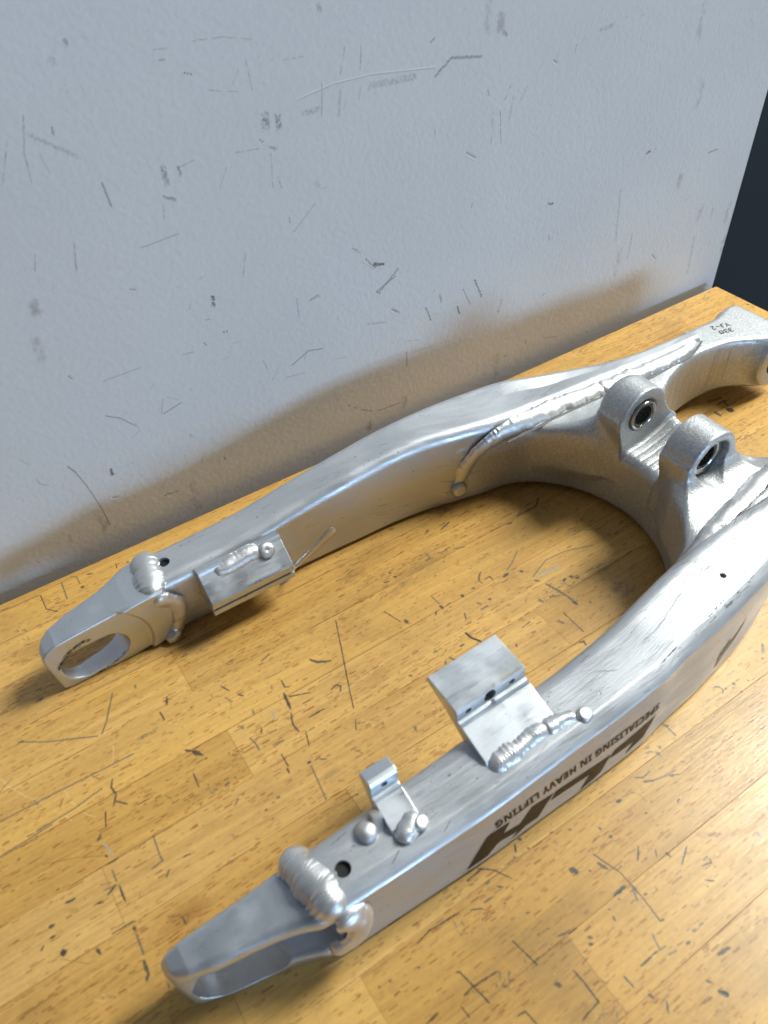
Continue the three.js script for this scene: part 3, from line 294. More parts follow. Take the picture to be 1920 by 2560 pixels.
const FAR = [[-690, 98, 65, 49], [-640, 98.5, 65, 50.5], [-600, 98, 65, 52.5], [-570, 97.5, 65, 57], [-540, 98, 65, 62], [-513, 99, 65, 66], [-485, 100, 65, 69.5], [-459, 103, 65.5, 71.5], [-431, 109, 66, 72], [-400, 115, 67.5, 71.5], [-367, 117, 70, 70], [-336, 118, 79, 68.5], [-299, 120, 92, 68.5], [-258, 122, 103.5, 68], [-215, 122, 106.5, 67], [-186, 120, 107, 66]];
const NEAR = [[-690, 302, 334, 60], [-664, 301, 335, 61.5], [-612, 299.5, 337, 63], [-584, 299, 338, 65], [-555, 298.5, 338, 67.5], [-531, 298, 338, 69.5], [-505, 297, 338, 71.5], [-470, 294.5, 337, 75], [-451, 291.5, 334.5, 77], [-409, 284.5, 330, 78.5], [-358, 279, 321, 78], [-314, 277, 307, 76], [-258, 275, 293, 73], [-186, 275, 288, 70]];
const secFar = (x) => {
  const zi = table(FAR, x, 1), zo = table(FAR, x, 2), yt = table(FAR, x, 3), y0 = 2.0, r = 7.5, R = Math.min(8.5, (zi - zo) * 0.4), q = Math.min(r, (zi - zo) * 0.3);
  const dip = 2.6 * Math.exp(-(((x + 338) / 26) ** 2)), p = [...arc(zo + 3, y0 + 3, 3, 180, 270, 4), ...arc(zi - 3, y0 + 3, 3, 270, 360, 4), ...arc(zi - R, yt - R, R, 0, 90, 12), [mix(zi, zo, 0.55), yt - dip], ...arc(zo + q, yt - q, q, 90, 180, 8)];
  p.push(p[0].slice()); return spaced(p, 'far');
};
secFar.closed = true;
const secNear = (x) => {
  const zi = table(NEAR, x, 1), zo = table(NEAR, x, 2), yt = table(NEAR, x, 3), y0 = 1.4, r = 9, ch = 4.6;
  const soft = smooth(-470, -400, x), e = mix(0, 1.6, soft);
  return spaced([[zo, yt - ch - 0.1 - e], [zo - 1.6 - e * 0.5, yt - ch + 1.9 - e * 0.2], ...arc(zo - 9.5, yt - 6, 6, 62, 90, 5), ...arc(zi + r, yt - r, r, 90, 180, 11), ...arc(zi + 3, y0 + 3, 3, 180, 270, 4), ...arc(zo - 3, y0 + 3, 3, 270, 360, 4), [zo, yt - ch - 0.1 - e]], 'near');
};
const cutter = new Evaluator(); cutter.useGroups = false; cutter.attributes = ['position', 'uv', 'normal'];
function drill(geo, holes) {                                            // holes: centre, axis, radius, depth
  let a = new Brush(geo); a.updateMatrixWorld();
  for (const h of holes) {
    const c = h.lathe ? new THREE.LatheGeometry(h.lathe.map((q) => new THREE.Vector2(...q)), 40) : new THREE.CylinderGeometry(h.r, h.r, h.d, 36, 1);
    const b = new Brush(c); b.quaternion.setFromUnitVectors(new THREE.Vector3(0, 1, 0), new THREE.Vector3(...h.n).normalize()); b.position.set(...h.c); b.updateMatrixWorld();
    a = cutter.evaluate(a, b, SUBTRACTION);
  }
  return a.geometry;
}
part('arm_tube', drill(tube(FAR, -668, -187, 120, secFar), [{ c: [-654.4, 45, 80.6], n: [0, 1, 0], r: 4.1, d: 40 }]), tubeMat, ARM, 'curved box tube of the arm lying along the wall');
const nearTube = part('arm_tube_001', drill(tube(NEAR, -672, -187, 120, secNear), [{ c: [-660.4, 52, 320.4], n: [0, 1, 0], r: 4.0, d: 44 }, { c: [-393.7, 66, 309.3], n: [0, 1, 0], r: 2.0, d: 50 }]), tubeMat, ARM, 'curved box tube carrying the printed lettering');

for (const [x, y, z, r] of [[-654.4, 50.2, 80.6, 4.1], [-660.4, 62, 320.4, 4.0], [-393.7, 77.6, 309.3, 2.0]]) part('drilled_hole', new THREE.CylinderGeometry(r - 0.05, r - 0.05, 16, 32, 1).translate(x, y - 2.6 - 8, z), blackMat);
// ---------------------------------------------------------------- solids given by a distance field, meshed with surface nets
function polyDist(P, x, y) {
  let d = 1e9, s = 1; for (let i = 0, j = P.length - 1; i < P.length; j = i++) {
    const ex = P[j][0] - P[i][0], ey = P[j][1] - P[i][1], wx = x - P[i][0], wy = y - P[i][1], t = clamp((wx * ex + wy * ey) / (ex * ex + ey * ey)), bx = wx - ex * t, by = wy - ey * t; d = Math.min(d, bx * bx + by * by);
    const c1 = y >= P[i][1], c2 = y < P[j][1], c3 = ex * wy > ey * wx; if ((c1 && c2 && c3) || (!c1 && !c2 && !c3)) s = -s;
  } return s * Math.sqrt(d);
}
const smin = (a, b, k) => { const h = Math.max(k - Math.abs(a - b), 0) / k; return Math.min(a, b) - h * h * k * 0.25; }, smax = (a, b, k) => -smin(-a, -b, k);
function netMesh(f, lo, hi, h, classify) {
  const n = [0, 1, 2].map((k) => Math.ceil((hi[k] - lo[k]) / h) + 1), [nx, ny, nz] = n, F = new Float32Array(nx * ny * nz), at = (i, j, k) => (k * ny + j) * nx + i;
  for (let k = 0; k < nz; k++) for (let i = 0; i < nx; i++) for (let j = 0; j < ny; j++) F[at(i, j, k)] = f(lo[0] + i * h, lo[1] + j * h, lo[2] + k * h);
  const id = new Int32Array(nx * ny * nz).fill(-1), V = [], E = [[0, 1], [2, 3], [4, 5], [6, 7], [0, 2], [1, 3], [4, 6], [5, 7], [0, 4], [1, 5], [2, 6], [3, 7]];
  const v8 = new Float64Array(8);
  for (let k = 0; k < nz - 1; k++) for (let j = 0; j < ny - 1; j++) for (let i = 0; i < nx - 1; i++) {
    let c = 0; for (let q = 0; q < 8; q++) { v8[q] = F[at(i + (q & 1), j + (q >> 1 & 1), k + (q >> 2))]; if (v8[q] < 0) c++; }
    if (!c || c === 8) continue;
    let x = 0, y = 0, z = 0, m = 0; for (const [a, b] of E) if (v8[a] < 0 !== v8[b] < 0) { const t = v8[a] / (v8[a] - v8[b]); x += mix(a & 1, b & 1, t); y += mix(a >> 1 & 1, b >> 1 & 1, t); z += mix(a >> 2, b >> 2, t); m++; }
    id[at(i, j, k)] = V.length; V.push([lo[0] + (i + x / m) * h, lo[1] + (j + y / m) * h, lo[2] + (k + z / m) * h]);
  }
  const e = h * 0.35, N = V.map((p) => {
    let g; for (let it = 0; it < 3; it++) {
      const v = f(...p); g = [f(p[0] + e, p[1], p[2]) - f(p[0] - e, p[1], p[2]), f(p[0], p[1] + e, p[2]) - f(p[0], p[1] - e, p[2]), f(p[0], p[1], p[2] + e) - f(p[0], p[1], p[2] - e)].map((q) => q / (2 * e));
      const l = Math.hypot(...g) || 1; if (it < 2) for (let c = 0; c < 3; c++) p[c] -= clamp(v / l, -h * 0.5, h * 0.5) * g[c] / l;
    } const l = Math.hypot(...g) || 1; return g.map((q) => q / l);
  });
  const bins = new Map();
  const tri = (a, b, c) => {
    const cx = V[a].map((q, i) => (q + V[b][i] + V[c][i]) / 3), key = classify ? classify(cx) : 'all', nn = [0, 1, 2].map((i) => Math.abs(N[a][i] + N[b][i] + N[c][i])), ax = nn[0] > nn[1] ? (nn[0] > nn[2] ? 0 : 2) : (nn[1] > nn[2] ? 1 : 2);
    if (!bins.has(key)) bins.set(key, { pos: [], nor: [], uv: [], idx: [], map: new Map() });
    const B = bins.get(key);
    for (const v of [a, b, c]) { const k = v * 3 + ax; let i = B.map.get(k); if (i === undefined) { i = B.pos.length / 3; B.map.set(k, i); const p = V[v]; B.pos.push(...p); B.nor.push(...N[v]); B.uv.push((ax === 0 ? p[2] : p[0]) * MM, (ax === 1 ? p[2] : p[1]) * MM); } B.idx.push(i); }
  };
  for (let k = 1; k < nz - 1; k++) for (let j = 1; j < ny - 1; j++) for (let i = 1; i < nx - 1; i++) {
    const s = F[at(i, j, k)] < 0;
    for (let d = 0; d < 3; d++) {
      const o = F[at(i + (d === 0), j + (d === 1), k + (d === 2))] < 0; if (s === o) continue;
      const u = (d + 1) % 3, w = (d + 2) % 3, q = [[0, 0], [1, 0], [1, 1], [0, 1]].map(([a, b]) => { const c = [i, j, k]; c[u] -= a; c[w] -= b; return id[at(...c)]; });
      if (q.some((t) => t < 0)) continue;
      s ? (tri(q[0], q[1], q[2]), tri(q[0], q[2], q[3])) : (tri(q[0], q[2], q[1]), tri(q[0], q[3], q[2]));
    }
  }
  const out = {}; for (const [key, B] of bins) { const g = new THREE.BufferGeometry(); g.setAttribute('position', new THREE.Float32BufferAttribute(B.pos, 3)); g.setAttribute('normal', new THREE.Float32BufferAttribute(B.nor, 3)); g.setAttribute('uv', new THREE.Float32BufferAttribute(B.uv, 2)); g.setIndex(B.idx); out[key] = g; }
  return out;
}
const ZC = 198;                                                         // the middle plane of the swingarm

// the two axle dropouts: a slotted web on the inside, two flanges open to the outside
const DROP_OUT = [[-745.5, 30], [-745, 36], [-742, 39.5], [-735, 43], [-726, 44], [-699, 46], [-686, 48], [-672, 49], [-664, 48.5], [-661.5, 30], [-664, 16], [-671, 4], [-676, 2.5], [-690, 1], [-704, 0.3], [-738, 0.3], [-742, 2]];
const DROP_IN = [[-738, 33], [-733, 37], [-700, 40], [-672, 42.5], [-650, 42], [-650, 9], [-676, 8.5], [-705, 6.5], [-733, 6.5], [-738, 10]];
const OUTER = [[-746, 106], [-742, 110.5], [-737, 113.5], [-731, 115.5], [-724, 118], [-707, 121.5], [-695, 124.5], [-686, 128], [-679, 131], [-656, 133]];
const LOWER = [[-746, 104], [-735, 107.5], [-721, 111], [-710, 113.5], [-697, 119], [-686, 126], [-679, 131], [-656, 133]];
const dropout = (x, y, s, low, raised) => {
  const o = polyDist(DROP_OUT, x, y), so = mix(table(low, x, 1), table(OUTER, x, 1), smooth(11, 16, y)), dish = Math.hypot(x + 716, y - 17) - 37, s0 = 97.6 - raised * smooth(-1.2, 1.2, dish);
  let d = smax(smax(o, s - so, raised ? 2.2 : 5), s0 - s, raised ? 1.6 : 4);
  const pocket = smax(polyDist(DROP_IN, x, y) + (raised ? 0 : 2.8), 112.3 - s, 3); d = smax(d, -pocket, raised ? 1.4 : 4.5);
  const slot = Math.hypot(x - clamp(x, -725, -707.5), y - 17.5) - 13.4; return smax(d, -slot, 0.8);
};
const farDrop = part('axle_dropout', netMesh((x, y, z) => dropout(x, y, ZC - z, LOWER, 2.6), [-749, -2, 62], [-654, 53, 106], 0.95).all, millMat, ARM, 'slotted axle plate at the end of the arm lying along the wall');
const nearDrop = part('axle_dropout_001', netMesh((x, y, z) => dropout(x + 3 * smooth(-690, -742, x), y / 1.075 - 0.3, z - ZC - 3.6, OUTER, 0), [-752, -2, 292], [-654, 60, 338], 0.95).all, millMat, ARM, 'hollow axle plate at the open end of the lettered arm');

// the casting: cross member, two linkage lugs, two pivot arms
const PLAN = [[-338, -8], [-338.3, 0], [-338.8, 8], [-341, 20], [-345.5, 34], [-352, 47], [-362, 60], [-377, 72.5], [-398, 81], [-418, 86.5], [-434, 89.5], [-437, 94], [-431, 98], [-400, 92], [-360, 90], [-300, 88], [-250, 87], [-205, 90], [-190, 96.5], [-150, 97], [-137, 98.5], [-124, 98.5], [-118, 97], [-117, 92], [-117, 52], [-119, 47], [-136, 47], [-150, 55], [-165, 62.5], [-186, 66], [-207, 66.5], [-230, 62], [-250, 54], [-268, 41], [-280, 28], [-287, 14], [-288, 0], [-288, -8]];
const LUG = [[-344, 30], [-345, 60], [-346, 84], [-300, 84], [-292, 72], [-287, 62], [-283, 50], [-283, 30]];
const planDist = (() => {                                               // the outline is a spline; its distance is kept on a half-millimetre grid
  const P = new THREE.CatmullRomCurve3(PLAN.map((q) => new THREE.Vector3(q[0], q[1], 0)), true, 'centripetal').getPoints(170).slice(0, -1).map((v) => [v.x, v.y]);
  const x0 = -446, y0 = -2, st = 0.5, nx = 730, ny = 240, G = new Float32Array(nx * ny).fill(NaN), at = (i, j) => { i = clamp(i, 0, nx - 1); j = clamp(j, 0, ny - 1); const k = j * nx + i; if (G[k] !== G[k]) G[k] = polyDist(P, x0 + i * st, y0 + j * st); return G[k]; };
  return (x, y) => { const u = (x - x0) / st, v = (y - y0) / st, i = Math.floor(u), j = Math.floor(v), a = u - i, c = v - j; return mix(mix(at(i, j), at(i + 1, j), a), mix(at(i, j + 1), at(i + 1, j + 1), a), c); };
})();
const casting = (x, y, z) => {
  const near = z > ZC, s = Math.abs(z - ZC);
  const p = planDist(x, s);
  const lift = near ? 4 * smooth(44, 60, s) : 0;
  const ridge = Math.abs(((z + 60) / 6) % 1 - 0.5) * 6, saddle = 55.5 + 14.5 * ((clamp(x, -345, -285) + 334) / 45) ** 2 - 3 * smooth(-333, -347, x) - 0.26 * smooth(1.3, 0.1, ridge);
  const top = mix(saddle, 61 + lift, smooth(19, 24, s)), bottom = (x < -300 ? 5 : 2 + 3 * smooth(-270, -300, x)) + 10 * smooth(-250, -150, x);
  let d = smax(smax(p, y - top, s < 22 ? 9 : x > -255 ? 6 : 9), bottom - y, 4);
  // thin milled lines on the inner faces of the pivot arms
  if (x > -262 && x < -160 && s < 72 && s > 40 && y < 58) { const t = Math.abs(((x + 262) / 5.1) % 1 - 0.5) * 5.1; d += 0.55 * smooth(0.75, 0.15, t) * smooth(14, 26, y) * smooth(57, 50, y); }
  // lugs
  const o = smin(Math.hypot(x + 323, y - 82.5) - 22, polyDist(LUG, x + (s - 31) * 0.34 * (1 - smooth(58, 82, y)), y), 4);
  const q = s < 31 ? smax(o, 18 - s, 1.2) : smax(o, s - 43.5 - 13 * smooth(79, 56, y), near ? 3 : 8);
  d = smin(d, q, mix(4, 22, smooth(22, 42, s)));
  // boss of the swingarm pivot
  const boss = smax(smax(Math.hypot(x + 122, y - 37) - 24, 41 - s, 2.5), s - 98, 3); d = smin(d, boss, 9);
  d = smax(d, -(Math.hypot(x + 122, y - 37) - 13.5), 1.2);
  // bores and spot faces of the lugs
  const rr = Math.hypot(x + 324, y - 83.5);
  if (s < 60) { d = smax(d, -Math.max(rr - 9.2, 0 - s), 0.6); d = smax(d, -Math.max(rr - 12.6, s - 20), 0.6); d = smax(d, -Math.max(rr - 15.2, (near ? 34 : 36) - s), 0.6); }
  return d;
};
{
  const kinds = netMesh(casting, [-440, -1, 96], [-90, 108, 300], 1.5, ([x, y, z]) => { const s = Math.abs(z - ZC); return s > 16 && s < 46.5 && x < -284 && x > -351 && y > 63 ? (z < ZC ? 'lugA' : 'lugB') : x > -262 && s > 38 ? (z < ZC ? 'armA' : 'armB') : 'cross'; });
  part('cross_member', kinds.cross, castMat, ARM, 'rough cast cross member curving between the two arms');
  part('linkage_lug', kinds.lugA, castMat, ARM, 'upright bored lug nearer the wall'); part('linkage_lug_001', kinds.lugB, castMat, ARM, 'upright bored lug holding a bright bearing ring');
  part('pivot_arm', kinds.armA, castMat, ARM, 'pivot arm with stamped numbers and milled lines'); part('pivot_arm_001', kinds.armB, castMat, ARM);
}
// bearing rings inside the lugs: a bright lip, a dark needle cage
function lathe(profile, at, axis, seg = 56) { const g = new THREE.LatheGeometry(profile.map((q) => new THREE.Vector2(...q)), seg); g.applyQuaternion(new THREE.Quaternion().setFromUnitVectors(new THREE.Vector3(0, 1, 0), new THREE.Vector3(...axis).normalize())); g.translate(...at); return g; }
for (const [z, dir, R] of [[180.5, -1, 12.4], [236, -1, 15.0]]) {
  const ring = part('bearing_ring', lathe([[9.6, 0], [10.2, 0.8], [R - 1.4, 1.0], [R - 0.6, 0.4], [R - 0.4, -6], [9.4, -7], [9.4, -0.5], [9.6, 0]].map(([a, b]) => [a, b]), [-324, 83.5, z], [0, 0, 1]), steelMat);
  const needles = []; for (let i = 0; i < 30; i++) { const a = i / 30 * 6.2832; needles.push(new THREE.CylinderGeometry(0.85, 0.85, 16, 8).rotateX(Math.PI / 2).translate(-324 + Math.cos(a) * 8.6, 83.5 + Math.sin(a) * 8.6, z - 8)); }
  mesh('needle_cage', local(mergeGeometries(needles)), new THREE.MeshStandardMaterial({ color: new THREE.Color(0.20, 0.19, 0.16), metalness: 0.9, roughness: 0.4 }), ring);
}
part('bearing_ring', lathe([[11.4, 0], [13.3, 0.2], [13.4, -30], [11.4, -30], [11.4, 0]], [-122, 37, 156], [0, 0, 1]), new THREE.MeshStandardMaterial({ color: 0x15140f, metalness: 0.6, roughness: 0.5 }));

// ---------------------------------------------------------------- weld beads
function bead(pts, nrm, halfWidth, height, o = {}) {
  const C = new THREE.CatmullRomCurve3(pts.map((p) => new THREE.Vector3(...p)), false, 'centripetal'), L = C.getLength(), pitch = (o.pitch ?? 1.7) * 0.8, amp = o.amp ?? 0.42, seed = o.seed ?? 1, ds = pitch / 7, n = Math.ceil(L / ds), m = 22;
  const W = (t) => Array.isArray(halfWidth) ? table(halfWidth.map((w, i) => [i / (halfWidth.length - 1), w]), t, 1) : halfWidth;
  const pos = [], uv = [], idx = [], nv = nrm.map((q) => new THREE.Vector3(...q));
  for (let i = 0; i <= n; i++) {
    const t = i / n, s = t * L, p = C.getPointAt(t), T_ = C.getTangentAt(t), ft = t * (nv.length - 1), k = Math.min(nv.length - 2, Math.floor(ft)), N_ = nv.length > 1 ? nv[k].clone().lerp(nv[k + 1], ft - k) : nv[0].clone();
    N_.addScaledVector(T_, -N_.dot(T_)).normalize(); const B = new THREE.Vector3().crossVectors(T_, N_);
    const w = W(t), r0 = Math.min(1, s / (w * 0.9)), r1 = Math.min(1, (L - s) / (w * 0.9)), cap = Math.sqrt(Math.max(0, 1 - (1 - r0) ** 2)) * Math.sqrt(Math.max(0, 1 - (1 - r1) ** 2));
    const wob = 1 + 0.13 * (noise(s * 0.16, seed, 5) - 0.5) * 2, wobL = 0.10 * w * (noise(s * 0.12, seed, 6) - 0.5) * 2, h = (height ?? w * 0.5) * (1 + 0.22 * (noise(s * 0.2, seed, 7) - 0.5));
    for (let j = 0; j <= m; j++) {
      const l = mix(-1.1, 1.1, j / m), dome = Math.pow(Math.max(0, 1 - l * l), 0.72) - 0.5 * Math.max(0, Math.abs(l) - 0.82), edge = 1 + 0.07 * (noise(s * 0.7, j < m / 2 ? seed : seed + 9, 8) - 0.5) * 2;
      const ph = (s + (o.curve ?? 0.85) * w * l * l + 1.3 * noise(s * 0.25, j * 0.2, seed)) / pitch, rip = Math.pow(Math.abs(Math.sin(Math.PI * ph)), 0.8) * amp * 0.36 * Math.sqrt(Math.max(0, 1 - l * l)) * (0.6 + 0.8 * noise(s * 0.5, j * 0.35, seed + 3));
      const q = p.clone().addScaledVector(B, w * wob * edge * l * (0.12 + 0.88 * cap) + wobL).addScaledVector(N_, (h * dome + rip) * (0.1 + 0.9 * cap) - (1 - cap) * h * 0.25);
      pos.push(q.x, q.y, q.z); uv.push(s * MM, j / m * w * 3 * MM);
    }
  }
  for (let i = 0; i < n; i++) for (let j = 0; j < m; j++) { const a = i * (m + 1) + j, b = a + m + 1; idx.push(a, a + 1, b, a + 1, b + 1, b); }
  const g = new THREE.BufferGeometry(); g.setAttribute('position', new THREE.Float32BufferAttribute(pos, 3)); g.setAttribute('uv', new THREE.Float32BufferAttribute(uv, 2)); g.setIndex(idx); g.computeVertexNormals();
  return g;
}
const UP = [0, 1, 0], VW = [0, 0, 1];
// far dropout: over the top, then round on the inner face
part('weld_bead', bead([[-664, 44, 63.5], [-664.5, 48.5, 68], [-666, 50, 76], [-667.5, 49.8, 86], [-669, 48.5, 95], [-670.5, 45, 102]], [[0, 0.3, -1], [0, 1, -0.4], UP, UP, [0, 1, 0.5], [0, 0.5, 1]], [7.2, 8, 8.6, 8.4, 7.6, 6.5], 4.2, { pitch: 1.25, amp: 0.26, seed: 3 }), weldMat);
part('weld_bead', bead([[-671, 45, 102.4], [-665.5, 39.5, 102.2], [-660.5, 32.5, 101.2], [-658.6, 23, 100.6], [-660, 13.5, 100.6], [-665, 7, 101.6], [-671.5, 4.5, 102.6]], [[-0.2, 0.3, 1], VW, VW, VW, VW, [0, 0.2, 1], [0, 0.4, 1]], [5.2, 5.6, 6, 6, 5.6, 5.2, 5], 2.8, { pitch: 1.5, amp: 0.24, seed: 8 }), weldMat);
part('weld_bead', bead([[-673, 4.2, 103.6], [-668, 5.2, 103.8], [-662, 8.2, 102.6]], [[0, 0.4, 1], [0, 0.5, 1], [0, 0.4, 1]], [4.4, 5, 4], 3.2, { pitch: 1.9, amp: 0.3, seed: 12 }), ballMat);
// near dropout: thick bead over the top and a hook down the outer face
part('weld_bead', bead([[-677, 48, 298], [-676, 53.5, 301.5], [-674.6, 56.6, 310], [-672.4, 57.2, 320], [-670.6, 56.6, 329], [-669, 54.6, 335]], [[0, 0.4, -1], [0, 1, -0.5], UP, UP, UP, [0, 1, 0.7]], [7.5, 8.4, 8.8, 9, 9, 8.4], 6.2, { pitch: 1.9, amp: 0.5, seed: 21 }), weldMat);
part('weld_bead', bead([[-669.5, 55.5, 333], [-667, 51, 337], [-663.5, 43, 337.6], [-662.8, 33, 337.4], [-666.5, 23.5, 337], [-674, 19, 335], [-679, 20, 333]], [[0, 1, 0.6], [0.1, 0.35, 1], VW, VW, VW, VW, [-0.3, 0, 1]], [8, 7.8, 7.2, 6.8, 6.6, 6, 5], 3.6, { pitch: 1.7, amp: 0.45, seed: 24 }), weldMat);
// casting to the far tube
part('weld_bead', bead([[-431, 17, 107.4], [-428.5, 26, 108.2], [-424, 38, 110.3], [-418.5, 48, 112.8], [-411, 56, 115.8], [-401, 61.2, 118.2], [-389, 63.8, 119.3], [-370, 64.8, 119], [-350, 64.6, 118.6], [-328, 63.8, 119.6], [-300, 63.2, 121]], [VW, VW, VW, [0, 0.1, 1], [0, 0.35, 1], [0, 0.7, 0.9], [0, 1, 0.7], [0, 1, 0.5], [0, 1, 0.45], [0, 1, 0.4], [0, 1, 0.4]], [6.4, 6.8, 7, 7, 7, 7.2, 7.4, 7.4, 7.2, 7, 7], 3, { pitch: 1.8, amp: 0.42, seed: 31 }), weldMat);
part('weld_bead', bead([[-304, 63.1, 121], [-280, 63, 123], [-258, 63, 124.5], [-230, 62.8, 124], [-206, 62.2, 121.5], [-194, 61.8, 117], [-188, 61.6, 110], [-189, 60.4, 104]], [[0, 1, 0.4], [0, 1, 0.4], [0, 1, 0.4], [0, 1, 0.35], [0.2, 1, 0.2], [0.7, 1, 0], [1, 0.9, 0], [0.6, 1, -0.6]], [7, 7.4, 7.4, 7, 6.6, 6.2, 6, 4.8], 3.6, { pitch: 2.3, amp: 0.62, seed: 37 }), weldMat);
part('weld_crater', lathe([[0, 3.2], [1.8, 3.2], [3.6, 3.5], [5.2, 3.0], [6.3, 1.9], [6.7, 0.4], [6.6, -2]], [-431.5, 17.5, 110], [0, 0.1, 1]), ballMat);
// casting to the near tube
part('weld_bead', bead([[-396, 60, 283], [-378, 68, 281], [-360, 71, 276.5], [-342, 72, 272.5], [-322, 72, 269.5], [-300, 71.5, 264.5], [-270, 70, 262], [-225, 69, 264], [-195, 68, 268]], [[0, 0.6, -1], [0, 1, -0.8], [0, 1, -0.6], [0, 1, -0.5], [0, 1, -0.5], [0, 1, -0.45], [0, 1, -0.4], [0, 1, -0.4], [0, 1, -0.4]], [5.5, 6.4, 6.6, 6.8, 6.8, 6.6, 6.6, 6.4, 5.4], 3.6, { pitch: 1.8, amp: 0.45, seed: 41 }), weldMat);
// dark etched margins beside the cast welds
part('weld_margin', bead([[-400, 58.5, 125.5], [-370, 61.2, 127.2], [-350, 61.6, 126.8], [-328, 61.6, 127.6], [-300, 61.6, 129], [-270, 61.6, 131], [-240, 61.4, 131.2], [-205, 61.2, 128.6], [-184, 61, 120]], [[0, 1, 0.5], UP, UP, UP, UP, UP, UP, UP, UP], [0.9, 1.1, 1.2, 1.4, 1.1, 1.6, 1.2, 1.0, 0.9], 0.35, { pitch: 2.9, amp: 0.3, seed: 45 }), sootMat);
part('weld_margin', bead([[-362, 64.3, 270], [-340, 65.2, 266], [-318, 65.4, 262.8], [-298, 65.2, 258], [-272, 65, 255]], [UP, UP, UP, UP, UP], [1, 2, 1.2, 2.8, 1.2], 0.4, { pitch: 3.1, amp: 0.4, seed: 47 }), sootMat);

// ---------------------------------------------------------------- brackets
function profile(pts, x0, x1, bevel = 0.55) {                           // (z, y) outline drawn out along x
  const sh = new THREE.Shape(pts.map((q) => new THREE.Vector2(...q)));
  const g = new THREE.ExtrudeGeometry(sh, { depth: x1 - x0 - 2 * bevel, bevelEnabled: true, bevelThickness: bevel, bevelSize: bevel, bevelOffset: -bevel, bevelSegments: 2 });
  g.applyMatrix4(new THREE.Matrix4().makeBasis(new THREE.Vector3(0, 0, 1), new THREE.Vector3(0, 1, 0), new THREE.Vector3(-1, 0, 0)).setPosition(x1 - bevel, 0, 0));
  const p = g.attributes.position, n = g.attributes.normal, uv = g.attributes.uv;
  for (let i = 0; i < p.count; i++) { const ax = Math.abs(n.getX(i)) > 0.7 ? 0 : Math.abs(n.getY(i)) > 0.7 ? 1 : 2; uv.setXY(i, (ax === 0 ? p.getZ(i) : p.getX(i)) * MM, (ax === 1 ? p.getZ(i) : p.getY(i) + p.getZ(i)) * MM); }
  return g;
}
part('guide_bracket', profile([[96, 48], [102.5, 50.3], [104.6, 50.2], [105.4, 48.2], [119.5, 36.6], [120.6, 35.4], [120.6, 30.6], [118.4, 30.2], [118.4, 28.6], [120.6, 28.2], [120.6, 24.4], [118, 22.6], [96, 22]], -640.5, -580), millMat, ARM, 'ribbed guide bracket welded on the inside of the arm by the wall');
part('weld_bead', bead([[-630.5, 45.8, 105.5], [-618, 46.8, 105.5], [-606, 47, 105.5], [-596, 47.8, 105.5]], [[0, 0.75, 0.7], [0, 0.75, 0.7], [0, 0.75, 0.7], [0, 0.75, 0.7]], [6, 6.6, 6.4, 5.6], 3.2, { pitch: 1.4, amp: 0.4, seed: 51 }), weldMat);
part('weld_crater', lathe([[0, 3.0], [1.2, 3.0], [1.5, 3.5], [4.2, 3.4], [5.4, 2.2], [5.8, 0.4], [5.4, -1.6]], [-592.5, 46.4, 107.4], [0, 0.72, 0.7]), ballMat);
part('weld_run', bead([[-572, 6, 98], [-562, 11, 97.6], [-551, 17, 97.6], [-542, 22.5, 97.8], [-535, 26, 97.8]], [VW, VW, VW, VW, VW], [2.0, 2.4, 2.9, 3.6, 4.4], 1.5, { pitch: 2.2, amp: 0.16, seed: 55 }), ballMat);
part('weld_run', bead([[-592, 21.5, 119], [-584, 20.5, 117], [-577, 14, 106], [-572, 7, 99.5]], [[0, -0.3, 1], [0, 0, 1], [0.4, 0, 1], [0.4, 0, 1]], [1.0, 1.6, 1.8, 1.7], 1.2, { pitch: 2, amp: 0.1, seed: 57 }), ballMat);
// the big mounting block on top of the lettered arm
const tilt = (g, pivot, a) => g.translate(-pivot[0], -pivot[1], 0).rotateZ(a).translate(pivot[0], pivot[1], 0);
const screw = (r, depth) => { const o = [[0, -depth]]; for (let y = -depth; y < 0; y += 0.6) o.push([r - 0.35, y], [r + 0.12, y + 0.3]); o.push([r, 0], [r + 0.7, 0.7], [r + 0.7, 3], [0, 3]); return o; };
{
  const g = drill(profile([[269, 80.5], [270.6, 84], [293.4, 83.4], [295, 82.6], [295.6, 81], [295.6, 74.2], [297.6, 73.8], [298.8, 74.3], [300, 73.6], [301.2, 73.2], [318.5, 67.8], [320, 66], [320, 61], [304, 60], [298, 65], [286, 73], [271, 79.4]], -576, -531), [
    { c: [-554.5, 78.4, 295.6], n: [0, 0, 1], lathe: screw(4.2, 18) }, { c: [-568.5, 78, 295.6], n: [0, 0, 1], r: 1.9, d: 18 }, { c: [-540, 78.2, 295.6], n: [0, 0, 1], r: 1.9, d: 18 }]);
  part('mounting_block', tilt(g, [-576, 66], 0.055), millMat, ARM, 'machined block with three bored holes overhanging the lettered arm');
}
part('weld_bead', bead([[-575, 65.6, 322.5], [-566, 66.3, 322.4], [-555, 67.3, 322], [-545, 68.2, 321.4], [-538, 69, 321]], [[0, 1, 0.35], [0, 1, 0.35], [0, 1, 0.35], [0, 1, 0.35], [0, 1, 0.35]], [7, 6.4, 5.6, 5, 4.6], 3.2, { pitch: 2.1, amp: 0.46, seed: 61 }), weldMat);
part('weld_bead', bead([[-541, 69, 321.5], [-535, 69.4, 321.8], [-529, 69.8, 323], [-522, 70, 325.5]], [UP, UP, UP, UP], [4.7, 4.6, 3.6, 3.4], 2.5, { pitch: 1.8, amp: 0.36, seed: 63 }), weldMat);
part('weld_crater', lathe([[0, 2.6], [1.2, 2.5], [2.2, 2.9], [3.3, 2.7], [4.1, 1.8], [4.4, 0.4], [4.2, -1.5]], [-518.5, 69.6, 327.4], [0.1, 1, 0.25]), ballMat);
